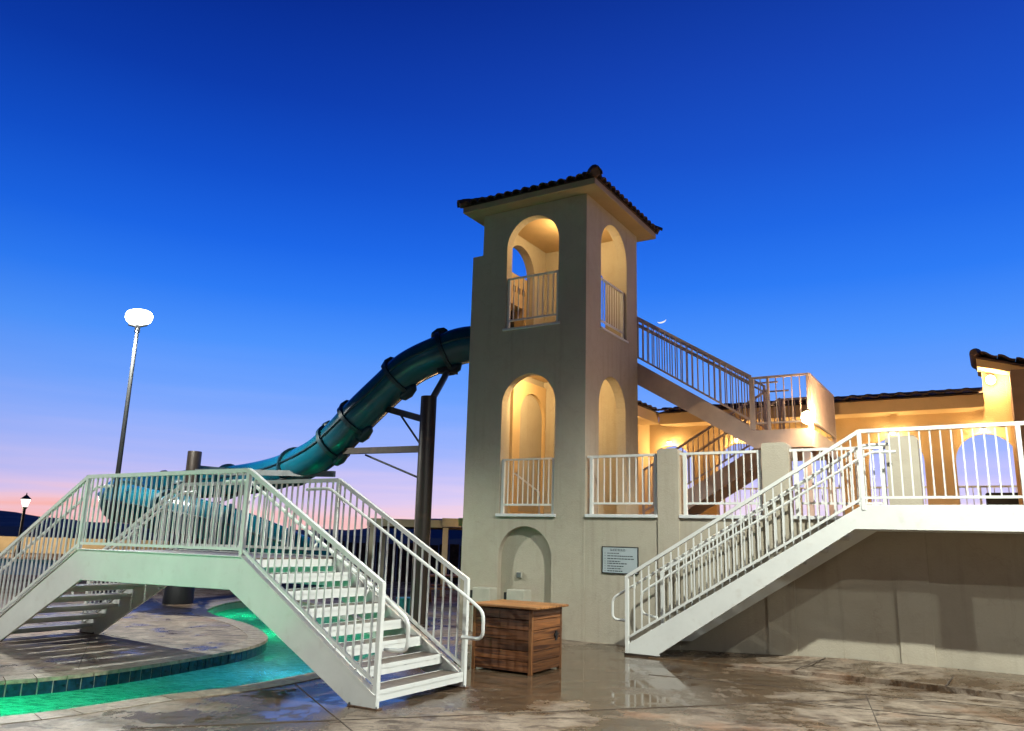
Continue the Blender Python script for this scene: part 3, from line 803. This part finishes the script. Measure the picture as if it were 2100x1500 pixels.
rust = mat('rusty_steel', (.15, .085, .05), .8, var=.4, vscale=14, bump=.3)
for uu, vv in ((.70, NV), (.70, FV), (-6.62, NV), (-6.62, FV)):
    fp_ = B.part('foot_plate', MB().box(uu - .21, uu + .19, vv - .04, vv + .04, .003, .012), rust)
    for du in (-.19, .17):
        B.part('anchor_bolt', MB().lathe([(.009, .0125), (.009, .03), (.005, .034)], uu + du, vv - .03, 6), galv, parent=fp_)
# right stair up to the terrace
St = Thing('terrace_staircase', 'white steel staircase rising to a landing in front of the terrace wall', 'staircase', (3, -.55, .03))
SN, SF = -1.02, -.10
sp = [(1.22, .03), (1.22, .14), (4.71, 2.27), (9.0, 2.28), (9.0, 1.94), (4.60, 1.945), (1.76, .06), (1.76, .03)]
St.part('stringer', MB().panel(sp, [], SN - .02, SN + .02, 'v'), white, bevel=.004)
St.part('stringer', MB().panel([(1.3, .14), (1.3, .2), (4.71, 2.24), (9.0, 2.24), (9.0, 1.94), (4.76, 1.94), (1.95, .18)], [], SF - .02, SF + .02, 'v'), white, bevel=.004)
dk = St.part('landing_deck', MB().box(4.7, 9.0, SN + .021, SF - .021, 2.06, 2.19), white)
St.part('deck_surface', MB().box(4.72, 9.0, SN + .022, SF - .022, 2.191, 2.21), concrete, parent=dk)
for i in range(11):
    z = .03 + .182 * (i + 1); uo = 1.30 + .31 * i
    tread(St, uo, uo + .295, SN + .021, SF - .021, z)
tt = [(1.24, 1.19), (4.73, 3.31), (9.0, 3.34)]
tb = [(1.24, .25), (4.73, 2.37), (9.0, 2.38)]
railing(St, 'u', SN, tt, tb, [(1.24, .03), (4.73, 2.2), (6.60, 2.2), (8.6, 2.2)], step=.122, tw=.05, rail=.05, bw=.019, postw=.055)
railing(St, 'u', SF, [(1.45, 1.24), (4.6, 3.2)], [(1.45, .34), (4.6, 2.30)], [(1.47, .1), (4.58, 2.2)], step=.122, tw=.045, rail=.045, bw=.019, postw=.05)
handrail(St, [(5.1, SN + .08, 3.1), (4.75, SN + .08, 3.1), (1.22, SN + .08, .97), (.96, SN + .08, .82), (.96, SN + .08, .5), (1.22, SN + .08, .5)])
handrail(St, [(5.1, SF - .09, 3.08), (4.75, SF - .09, 3.08), (1.42, SF - .09, 1.06), (1.14, SF - .09, .88), (1.14, SF - .09, .56), (1.42, SF - .09, .5)])
for k in range(14):
    uu = 1.35 + k * .25; zz_ = interp([(1.22, .96), (4.75, 3.08)], uu)
    St.part('bracket', MB().bar((uu, SN + .08, zz_), (uu + .02, SN, zz_ - .05), .013, .013), white)
St.part('support_post', MB().box(6.93, 7.08, SN + .03, SN + .18, .1, 2.05), white)
St.part('rust_base', MB().box(1.2, 1.8, SN - .03, SN + .03, .0, .03), col_m)

# upper switchback stair behind the tower
tan = mat('tan_painted_steel', (.44, .36, .34), .5, var=.08, vscale=3)
U = Thing('upper_staircase', 'tan switchback steel staircase from the terrace past a landing up to the tower top', 'staircase', (1.9, 3.8, 2.14))
AN, AF = 2.60, 3.72
for v_ in (AN, AF):
    U.part('stringer', MB().panel([(-.7, 5.87), (2.36, 3.94), (2.36, 3.55), (-.7, 5.38)], [], v_ - .02, v_ + .02, 'v'), tan)
    railing(U, 'u', v_, [(-.62, 6.87), (2.36, 4.98)], [(-.62, 5.96), (2.36, 4.07)], [(-.6, 5.8), (2.34, 3.9)], material=tan, step=.118, tw=.045, rail=.045, bw=.018)
    U.part('handrail', MB().tube([(-.62, v_ + (.08 if v_ == AN else -.08), 6.70), (2.36, v_ + (.08 if v_ == AN else -.08), 4.83), (2.85, v_ + (.08 if v_ == AN else -.08), 4.83)], .019, 8), tan)
for i in range(10):
    tread(U, 2.33 - .29 * i, 2.05 - .29 * i, AN + .021, AF - .021, 3.93 + .182 * i, tan)
lu0, lu1, lv0, lv1 = 2.36, 3.45, AN, 5.15
U.part('landing_frame', MB().box(lu0, lu1, lv0 - .02, lv0 + .02, 3.53, 3.88).box(lu1 - .02, lu1 + .02, lv0 + .021, lv1, 3.53, 3.86).box(lu0, lu1, lv1 - .02, lv1 + .02, 3.53, 3.88), tan)
dk = U.part('landing_deck', MB().box(lu0, lu1 - .021, lv0 + .021, lv1 - .021, 3.78, 3.86), tan)
railing(U, 'u', lv0, [(lu0, 4.94), (lu1, 4.94)], [(lu0, 4.02), (lu1, 4.02)], [(lu0 + .03, 3.88), (lu0 + .32, 3.88), (lu1 - .03, 3.88)], material=tan, step=.135)
railing(U, 'v', lu1, [(lv0, 4.94), (lv1, 4.94)], [(lv0, 4.02), (lv1, 4.02)], [(lv0 + .06, 3.86), (lv1, 3.86)], material=tan, step=.085, bw=.022)
railing(U, 'u', lv1, [(lu0, 4.94), (lu1, 4.94)], [(lu0, 4.02), (lu1, 4.02)], [(lu0 + .03, 3.88), (lu1 - .03, 3.88)], material=tan, step=.135)
for (a, b) in ((lu0 + .1, AN + .12), (lu1 - .12, AN + .12), (lu0 + .1, lv1 - .1), (lu1 - .12, lv1 - .1)):
    U.part('support_post', MB().box(a - .06, a + .06, b - .06, b + .06, 2.14, 3.529), tan)
BN, BF = 3.98, 5.10
for v_ in (BN, BF):
    U.part('stringer', MB().panel([(2.36, 3.90), (-.55, 2.20), (-.45, 2.15), (.1, 2.15), (2.36, 3.52)], [], v_ - .02, v_ + .02, 'v'), tan)
    railing(U, 'u', v_, [(-.5, 3.30), (2.36, 4.96)], [(-.5, 2.36), (2.36, 4.02)], [(-.48, 2.15), (2.33, 3.9)], material=tan, step=.118, tw=.045, rail=.045, bw=.018)
for i in range(9):
    tread(U, -.45 + .31 * i, -.15 + .31 * i, BN + .021, BF - .021, 2.14 + .176 * (i + 1), tan)

# ================================================================== BUILDING BEHIND
Bd = Thing('pool_building', 'low stucco building behind the terrace with a row of arches and dark tiled eaves', 'building', (2.5, 7.2, 2.14))
cs = [-.9, .86, 2.64, 4.42, 6.2]
bh = [arch(c - .585, c + .585, 2.16, 3.64) for c in cs]
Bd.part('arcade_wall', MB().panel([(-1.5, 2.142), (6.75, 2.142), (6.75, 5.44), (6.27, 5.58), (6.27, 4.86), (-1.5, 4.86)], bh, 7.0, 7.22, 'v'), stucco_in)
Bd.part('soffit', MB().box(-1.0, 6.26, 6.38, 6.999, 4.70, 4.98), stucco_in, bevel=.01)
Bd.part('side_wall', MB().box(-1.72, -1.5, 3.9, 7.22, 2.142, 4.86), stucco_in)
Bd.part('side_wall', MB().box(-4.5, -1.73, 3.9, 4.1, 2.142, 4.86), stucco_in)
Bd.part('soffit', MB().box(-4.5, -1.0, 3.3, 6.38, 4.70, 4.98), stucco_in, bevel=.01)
r1 = MB().add([(-1.0, 6.3, 4.99), (6.27, 6.3, 4.99), (6.27, 8.2, 5.45), (-1.0, 8.2, 5.45), (-1.0, 6.3, 4.985), (6.27, 6.3, 4.985), (6.27, 8.2, 4.985), (-1.0, 8.2, 4.985)],
              [(0, 1, 2, 3), (4, 7, 6, 5), (0, 4, 5, 1), (1, 5, 6, 2), (2, 6, 7, 3), (3, 7, 4, 0)])
roof1 = Bd.part('roof', r1, tile_m)
r2 = MB().add([(-4.5, 3.2, 4.99), (-.95, 3.2, 4.99), (-.95, 7.0, 4.99), (-4.5, 7.0, 4.99), (-4.5, 5, 5.3), (-3, 5, 5.3)], [(0, 1, 5, 4), (1, 2, 5), (2, 3, 4, 5), (0, 3, 2, 1)])
roof2 = Bd.part('roof', r2, tile_m)
def flat_tile(wd=.33, L=.4):
    mb = MB(); n = 6; vs = []; fs = []
    for y in (0, L):
        for dz in (0, -.03):
            for i in range(n + 1):
                t = i / n; vs.append(((t - .5) * wd, y, .018 * math.sin(t * 2 * PI) + dz + (.035 if y == 0 else 0)))
    m = n + 1
    for i in range(n):
        fs += [(i, i + 1, 2 * m + i + 1, 2 * m + i), (m + i, 3 * m + i, 3 * m + i + 1, m + i + 1), (i, m + i, m + i + 1, i + 1), (2 * m + i, 2 * m + i + 1, 3 * m + i + 1, 3 * m + i)]
    fs += [(0, 2 * m, 3 * m, m), (n, m + n, 3 * m + n, 2 * m + n)]
    mb.add(vs, fs); return mesh_of('roof_tile', mb, tile_m)
ft = flat_tile()
for r in range(2):
    for i in range(22):
        Bd.inst('roof_tile', ft, (-.84 + i * .328, 6.24 + r * .36, 5.03 + r * .09 + random.uniform(-.005, .005)), parent=roof1, rot=(.235, random.uniform(.03, .07), random.uniform(-.02, .02)))
for i in range(9):
    Bd.inst('roof_tile', ft, (-.93, 3.35 + i * .34, 5.03), parent=roof2, rot=(.16, .05, PI / 2))
# taller end block
def slope_box(u0_, u1_, v0_, v1_, zt0, th_, k=.30):
    za, zb = zt0, zt0 - (u1_ - u0_) * k
    return MB().add([(u0_, v0_, za - th_), (u1_, v0_, zb - th_), (u1_, v1_, zb - th_), (u0_, v1_, za - th_), (u0_, v0_, za), (u1_, v0_, zb), (u1_, v1_, zb), (u0_, v1_, za)],
        [(0, 3, 2, 1), (4, 5, 6, 7), (0, 1, 5, 4), (1, 2, 6, 5), (2, 3, 7, 6), (3, 0, 4, 7)])
Bd.part('end_block_soffit', slope_box(6.2, 12, 6.45, 7.6, 5.77, .17), stucco_in)
rf3 = Bd.part('roof', slope_box(6.17, 12, 6.35, 7.8, 5.81, .035), tile_m)
sl = math.atan(.30)
for i in range(16):
    for r in range(3):
        Bd.inst('roof_tile', ft, (6.27 + i * .32 + .16, 6.32 + r * .36, 5.85 - (i * .32 + .16) * .30), parent=rf3, rot=(0, sl + .10, 0))
Bd.part('ridge_end', MB().tube([(6.16, 6.22, 5.86), (6.2, 6.5, 5.89), (6.2, 7.7, 5.90)], .13, 14, radii=[.07, .12, .12]), tile_m, parent=rf3)
Bd.part('corner_pier', MB().box(6.76, 8.6, 5.6, 7.21, 2.142, 5.3), mat('shaded_stucco', (.20, .13, .09), .85, var=.1))  # the unlit pier has its shade put into the brown base colour
Bd.part('pier_trim', MB().box(6.70, 6.759, 6.93, 6.999, 2.142, 5.7), stucco_in)

# dark outdoor sofa seen through the right arch
so = Thing('patio_sofa', 'dark wicker sofa seen through the right-hand arch beyond the terrace', 'sofa', (6.9, 8.0, 2.14))
so.part('seat', MB().box(6.1, 7.6, 7.7, 8.4, 2.25, 2.62), dark, bevel=.03)
so.part('backrest', MB().box(6.1, 7.6, 8.3, 8.45, 2.6, 3.02), dark, bevel=.03)
for x in (6.14, 7.5): so.part('leg', MB().box(x, x + .06, 7.75, 7.81, 2.14, 2.25), dark)

# ================================================================== WOODEN BIN
cr = Thing('wooden_bin', 'brown plank wooden bin with overhanging lid standing on the wet deck', 'bin', (.62, -3.25, 0))
cu0, cu1, cv0, cv1 = .14, 1.05, -3.66, -2.84
cr.part('black_core', MB().box(cu0 + .03, cu1 - .03, cv0 + .03, cv1 - .03, .02, .78), blk)  # solid black block filling the bin behind the planks
for k in range(6):
    z0_, z1_ = .03 + k * .128, .03 + k * .128 + .121
    cr_p = MB().box(cu0 + .045, cu1 - .045, cv0, cv0 + .025, z0_, z1_); p = cr.part('plank', cr_p, crate_w, bevel=.004)
    cr.part('plank', MB().box(cu0 + .045, cu1 - .045, cv1 - .025, cv1, z0_, z1_), crate_w, bevel=.004)
crate_w2 = wood('crate_wood_side', (.23, .088, .026), (.06, .020, .008), axis=1)
for k in range(6):
    z0_, z1_ = .03 + k * .128, .03 + k * .128 + .121
    cr.part('plank', MB().box(cu1 - .025, cu1, cv0 + .045, cv1 - .045, z0_, z1_), crate_w2, bevel=.004)
    cr.part('plank', MB().box(cu0, cu0 + .025, cv0 + .045, cv1 - .045, z0_, z1_), crate_w2, bevel=.004)
crate_v = wood('crate_post_wood', (.26, .11, .035), (.10, .035, .012), axis=2)
for a, b in ((cu0, cv0), (cu1 - .044, cv0), (cu0, cv1 - .044), (cu1 - .044, cv1 - .044)):
    cr.part('corner_post', MB().box(a - .004, a + .048, b - .004, b + .048, .0, .80), crate_v, bevel=.005)
for k in range(5):
    a = cv0 - .05 + k * .182
    cr.part('lid_board', MB().box(cu0 - .07, cu1 + .09, a, a + .176, .805, .835), crate_l, bevel=.006)
cr.part('latch', MB().box(cu1 + .001, cu1 + .012, -3.03, -2.98, .38, .50).box(cu1 + .001, cu1 + .02, -3.06, -2.96, .44, .47), dark)

# ================================================================== WATER SLIDE
path = [(-.2, 16.75, 5.86), (-1.0, 16.7, 5.82), (-1.62, 16.8, 5.61), (-2.27, 17.0, 5.31), (-2.76, 17.2, 4.89), (-3.35, 17.4, 4.33), (-3.92, 17.7, 3.77), (-4.56, 18.2, 3.37), (-5.73, 19.6, 3.14), (-7.15, 21.0, 3.02), (-8.54, 21.6, 2.92), (-9.4, 21.2, 2.74), (-9.53, 20.0, 2.56), (-9.11, 18.6, 2.4), (-8.34, 17.5, 2.23), (-7.44, 16.9, 2.09), (-6.52, 16.7, 1.94), (-5.72, 16.8, 1.74), (-4.94, 17.0, 1.46), (-4.18, 17.4, 1.12), (-3.61, 17.8, 0.82)]
def cat3(pts, n=6):
    out = []
    for i in range(len(pts) - 1):
        p0 = Vector(pts[max(i - 1, 0)]); p1 = Vector(pts[i]); p2 = Vector(pts[i + 1]); p3 = Vector(pts[min(i + 2, len(pts) - 1)])
        for j in range(n):
            t = j / n; out.append(.5 * ((2 * p1) + (-p0 + p2) * t + (2 * p0 - 5 * p1 + 4 * p2 - p3) * t * t + (-p0 + 3 * p1 - 3 * p2 + p3) * t ** 3))
    out.append(Vector(pts[-1])); return out
sp_ = cat3(path, 8)
Sl = Thing('water_slide', 'teal fibreglass tube water slide curling down from the tower behind the footbridge', 'water slide', (-5, 18, 0), frame=False)
joints = [14, 28, 42, 49, 60, 74, 86, 98, 110, 122, 134, 146, 158]
joints = [j for j in joints if j < len(sp_) - 2]
prev = 0
for j in joints + [len(sp_) - 1]:
    seg = sp_[prev:j + 1]
    if len(seg) < 2: continue
    Sl.part('tube_section', MB().tube(seg, .405, 28, cap=False), teal)
    prev = j
for j in joints:
    p = sp_[j]; d = (sp_[j + 1] - sp_[j - 1]).normalized()
    Sl.part('joint_flange', MB().tube([p - d * .05, p - d * .045, p + d * .045, p + d * .05], .45, 28, radii=[.40, .47, .47, .40]), teal_d)
    if j < 60:
        a = Vector((0, 0, 1)); a = (a - d * a.dot(d)).normalized()
        lug = p + a * .44
        Sl.part('lug', MB().tube([lug - d * .2, lug - d * .15, lug, lug + d * .15, lug + d * .2], .1, 10, radii=[.02, .09, .13, .09, .02]), teal_d)
        lug = p - a * .42
        Sl.part('lug', MB().tube([lug - d * .24, lug - d * .17, lug, lug + d * .17, lug + d * .24], .1, 10, radii=[.02, .11, .15, .11, .02]), teal_d)
# seam strips along the flume sides
seam = MB()
side = []
for i, p in enumerate(sp_):
    d = (sp_[min(i + 1, len(sp_) - 1)] - sp_[max(i - 1, 0)]).normalized()
    s_ = d.cross(Vector((0, 0, 1))).normalized()
    side.append((p + s_ * .41 + Vector((0, 0, .06)), p - s_ * .41 + Vector((0, 0, .06))))
for k in (0, 1):
    Sl.part('seam_strip', MB().tube([x[k] for x in side], .028, 6), teal_d)
# support columns with arms
def vcol(x, y, z, r):
    return MB().tube([(x, y, 0), (x, y, z - .02), (x, y, z)], r, 20, radii=[r, r, r * .97])
Sl.part('column', vcol(-1.70, 16.0, 4.52, .165), col_m)
Sl.part('base_plate', MB().box(-1.95, -1.45, 15.75, 16.25, 0, .03), col_m)
Sl.part('column', vcol(-7.72, 19.3, 3.58, .165), col_m)
Sl.part('footing', MB().lathe([(.34, 0), (.34, .45), (.30, .5)], -7.72, 19.3, 16), dark)
def arm(p, q, wd=.11, ht=.13, m_=galv): Sl.part('arm', MB().bar(p, q, wd, ht), m_)
arm((-1.78, 16.05, 4.05), (-2.72, 17.15, 4.42), m_=col_m)
arm((-1.78, 16.05, 3.44), (-3.75, 17.55, 3.50), m_=col_m)
Sl.part('brace', MB().tube([(-1.82, 16.05, 3.52), (-2.36, 16.75, 4.22)], .022, 6), dark)
Sl.part('brace', MB().tube([(-1.82, 16.05, 2.85), (-3.15, 17.2, 3.40)], .022, 6), dark)
Sl.part('arm', MB().tube([(-1.62, 16.02, 4.50), (-1.45, 16.5, 5.02), (-1.40, 16.7, 5.22)], .07, 10), galv)
Sl.part('yoke', MB().box(-1.62, -1.18, 16.6, 16.85, 5.18, 5.30), dark)
arm((-7.6, 19.2, 3.08), (-3.95, 17.9, 3.02), .09, .13)
arm((-7.7, 19.35, 3.20), (-7.0, 20.8, 3.24), .09, .1)
Sl.part('brace', MB().tube([(-7.6, 19.2, 2.1), (-5.0, 18.3, 3.0)], .02, 6), dark)
arm((-7.72, 19.3, 2.2), (-8.8, 18.3, 2.05), .09, .12)
arm((-7.72, 19.3, 1.7), (-6.9, 16.9, 1.62), .09, .12)
Sl.part('brace', MB().tube([(-7.6, 19.2, 1.0), (-7.0, 17.2, 1.6)], .02, 6), dark)

# ================================================================== LAMPS
def pole_lamp(x, y, h, label, r=.075, frame=False):
    t = Thing('floodlight_pole', label, 'floodlight', (x, y, 0), frame=frame)
    t.part('pole', MB().tube([(x, y, 0), (x, y, h * .5), (x, y, h)], r, 14, radii=[r * 1.25, r * 1.05, r * .8]), dark)
    t.part('base_plate', MB().box(x - .2, x + .2, y - .2, y + .2, 0, .04), dark)
    t.part('neck', MB().tube([(x, y, h), (x, y, h + .16)], .055, 12), galv)
    t.part('bracket', MB().tube([(x - .2, y, h + .17), (x, y, h + .12), (x + .2, y, h + .17)], .03, 8), galv)
    hd = MB().lathe([(.03, h + .575), (.06, h + .57), (.06, h + .55)], 0, 0, 24)
    ln = MB().lathe([(.06, h + .17), (.18, h + .19), (.27, h + .25), (.31, h + .34), (.31, h + .42), (.27, h + .50), (.18, h + .545), (.06, h + .549)], 0, 0, 24)
    for q in (hd, ln): q.v = [(x + a * .92, y + b * .7, h + .15 + (c - h - .15) * .86) for a, b, c in q.v]
    hdo = t.part('lamp_head', hd, galv)
    t.part('lens', ln, lamp_white, parent=hdo)
    return t
pole_lamp(-8.15, 16.5, 5.85, 'tall black pole with a glaring white floodlight rising behind the left end of the footbridge', r=.048)
light('flood_light', 'SPOT', (-8.2, 15.9, 5.95), 2500, COOL, .2, frame=False, rot=(0, 0, 0), spot=146, blend=.3)
pole_lamp(7.85, -5.4, 8.4, 'white floodlight on a pole standing just beyond the right edge of the view', frame=True)
light('flood_light', 'SPOT', (7.65, -5.3, 8.45), 6000, COOL, .08, rot=(0, 0, 0), spot=138, blend=.4)
pole_lamp(8.9, -13.4, 10.0, 'white floodlight on a tall pole just behind the photographer', frame=True)
light('flood_light', 'SPOT', (8.7, -13.1, 10.1), 1100, COOL, .12, rot=(0, 0, 0), spot=151, blend=.14)
pole_lamp(16.2, -7.2, 7.0, 'white floodlight on a pole beyond the terrace well to the right', frame=True)
light('flood_light', 'SPOT', (16.0, -7.1, 7.0), 1500, COOL, .12, rot=(0, 0, 0), spot=150, blend=.2)
pole_lamp(-5.5, -17.6, 8.0, 'white floodlight on a tall pole behind and to the left of the photographer', frame=True)
light('flood_light', 'SPOT', (-5.5, -17.3, 7.9), 4200, COOL, .15, rot=(0, 0, 0), spot=138, blend=.2)

ln_ = Thing('garden_lantern', 'small black lantern post glowing against the mountains at the far left', 'lantern', (-27.2, 45, 0), frame=False)
x, y = -27.2, 45
ln_.part('post', MB().lathe([(.16, 0), (.16, .3), (.09, .5), (.075, 2.6), (.13, 2.68), (.13, 2.74)], x, y, 12), dark)
ln_.part('lamp_glass', MB().lathe([(.13, 2.745), (.27, 3.15)], x, y, 6), lant_glow)
ln_.part('lamp_cap', MB().lathe([(.30, 3.155), (.30, 3.19), (.10, 3.36), (.04, 3.40), (.02, 3.52)], x, y, 6), dark)

def wall_lamp(u, v, z, label, en, size=.1, n=(0, -1), off=.25, sz=.10, dv=-.12):
    t = Thing('wall_lamp', label, 'wall lamp', (u, v, z), group='warm lamps on the building')
    t.part('back_plate', MB().box(u - .07, u + .07, v - .02, v + .005, z - .06, z + .12), dark)
    t.part('lamp_globe', MB().lathe([(.02, z - sz * 1.1), (sz * .8, z - sz * .7), (sz, z), (sz * .8, z + sz * .7), (.03, z + sz)], u, v - .12, 14), lamp_warm)
    t.part('cap', MB().lathe([(.05, z + sz + .001), (.05, z + sz + .03)], u, v - .12, 10), dark)
    light('lamp_light', 'POINT', (u + n[0] * off, v + n[1] * off, z - .02), en, WARM2, size)
wall_lamp(3.41, 2.57, 4.06, 'bright warm lamp on the corner of the upper stair landing', 210, n=(.9, -.42), off=.26, sz=.12)
wall_lamp(6.43, 6.98, 5.36, 'bright warm lamp under the eave at the right end of the building', 130)
def ceiling_lamp(u, v, z, label, en, r=.08, drop=.12, group=None, m_=lamp_soft, col=WARM):
    t = Thing('ceiling_lamp', label, 'ceiling lamp', (u, v, z), group=group)
    t.part('base', MB().lathe([(r * .8, z - .03), (r * .8, z - .001)], u, v, 14), dark)
    t.part('lamp_globe', MB().lathe([(.02, z - .03 - r), (r * .8, z - .03 - r * .7), (r, z - .031)], u, v, 14), m_)
    light('lamp_light', 'POINT', (u, v, z - .03 - r - drop), en, col, .06)
ceiling_lamp(-1.30, .75, 5.149, 'glowing ceiling lamp inside the middle arch of the tower', 150, m_=lamp_warm)
ceiling_lamp(-.75, .9, 8.219, 'ceiling lamp hidden inside the top arch of the tower', 95)
for i, c in enumerate(cs):
    nth = ['behind the first pilaster', 'beside the lower stair flight', 'behind the second pilaster', 'behind the third pilaster', 'at the far right'][i]
    ceiling_lamp(c, 6.85, 4.35 - .02, 'small warm lamp at the crown of the arch ' + nth, 40, r=.06, group='lamps over the building arches')
light('lamp_light', 'POINT', (-1.0, 4.6, 4.3), 30, WARM, .1)

# pool lights (submerged green fixtures, and a blue one added to tint the water)
def pool_light(x, y, z, en, col, lab):
    t = Thing('pool_light', lab, 'pool light', (x, y, z), frame=False)
    t.part('lens', MB().lathe([(.11, z), (.11, z + .02), (.08, z + .035)], x, y, 14), emis('pool_lens', col, 8))
    t.part('ring', MB().lathe([(.15, z - .02), (.15, z - .001)], x, y, 14), galv)
    light('pool_lamp', 'POINT', (x, y, z + .25), en, col, .12, frame=False)
pool_light(-5.6, 7.6, -1.06, 260, GREEN, 'green underwater light glowing at the left edge of the river')
pool_light(-7.5, 6.4, -1.06, 170, GREEN, 'green underwater light just outside the left of the view')
pool_light(-4.2, 9.2, -1.06, 5, (0, 1, .45), 'green underwater light below the footbridge')
pool_light(-4.2, 15.6, -1.06, 60, GREEN, 'green underwater light beside the tip of the island')
pool_light(-5.9, 18.6, -1.06, 40, GREEN, 'green underwater light in the far bend of the river')
pool_light(-2.9, 11.2, -1.06, 30, (.05, .5, 1), 'blue light added under the right flight of the footbridge to tint the river')  # added lamp, gives the water the blue of the reflected sky

# ================================================================== BACKGROUND YARD
pg = Thing('pergola', 'pale timber pergola frame behind the slide column', 'pergola', (-2.6, 24, 0), frame=False)
pg.part('beam', MB().box(-4.2, -1.95, 23.9, 24.05, 1.97, 2.19), perg_m)
pg.part('beam', MB().box(-1.949, -.2, 23.85, 24.1, 2.0, 2.25), perg_m, label='end beam lit warm')
pg.part('slab_edge', MB().box(-4.2, -.2, 24.06, 26.5, 1.93, 1.99), fence_m)
for x in (-4.1, -1.93, -.45): pg.part('post', MB().box(x, x + .16, 23.92, 24.08, 0, 1.969), perg_m)
for x in (-4.1, -.4): pg.part('post', MB().box(x, x + .14, 26.2, 26.34, 0, 1.929), perg_m)
fe = Thing('board_fence', 'dark board fence closing the yard behind the pergola', 'fence', (-5, 31, 0), frame=False)
for i in range(40):
    x = -13.0 + i * .4
    fe.part('board', MB().box(x, x + .36, 31 + (i % 2) * .02, 31.05 + (i % 2) * .02, 0, 1.42 + .03 * math.sin(i * 1.7)), fence_m)
fw = Thing('boundary_wall', 'long low tan boundary wall at the far left below the mountains', 'wall', (-30, 52, 0), frame=False)
for i in range(11):
    fw.part('wall_panel', MB().box(-60 + i * 4.5, -60 + i * 4.5 + 4.46, 52, 52.2, 0, 1.0), wallfar)
    fw.part('pier', MB().box(-60 + i * 4.5 - .2, -60 + i * 4.5 + .16, 51.94, 51.999, 0, 1.05), wallfar)
light('yard_lamp', 'POINT', (-30, 45, 3.0), 2600, (1, .8, .5), .2, frame=False)
tb_ = Thing('round_bin', 'teal plastic bin at the foot of the slide column', 'bin', (-1.95, 16.6, 0), frame=False)
tb_.part('body', MB().lathe([(.16, 0), (.2, .42)], -2.05, 16.9, 14), teal_bin)
tb_.part('rim', MB().lathe([(.22, .421), (.22, .45)], -2.05, 16.9, 14), teal_bin)
tbl = Thing('picnic_table', 'timber picnic table under the pergola seen through the bridge railing', 'table', (-1.3, 21, 0), frame=False)
for k in range(5): tbl.part('board', MB().box(-2.2, -.4, 20.6 + k * .16, 20.6 + k * .16 + .145, .70, .74), orange_m)
for k in range(2): tbl.part('bench', MB().box(-2.2, -.4, 20.2 + k * 1.35, 20.45 + k * 1.35, .42, .46), orange_m)
for x in (-2.0, -.65): tbl.part('leg', MB().bar((x, 20.25, 0), (x, 21.1, .69), .08, .08).bar((x, 21.75, 0), (x, 20.9, .69), .08, .08), orange_m)
light('yard_lamp', 'POINT', (-.6, 22.6, 1.85), 60, WARM2, .1, frame=False)
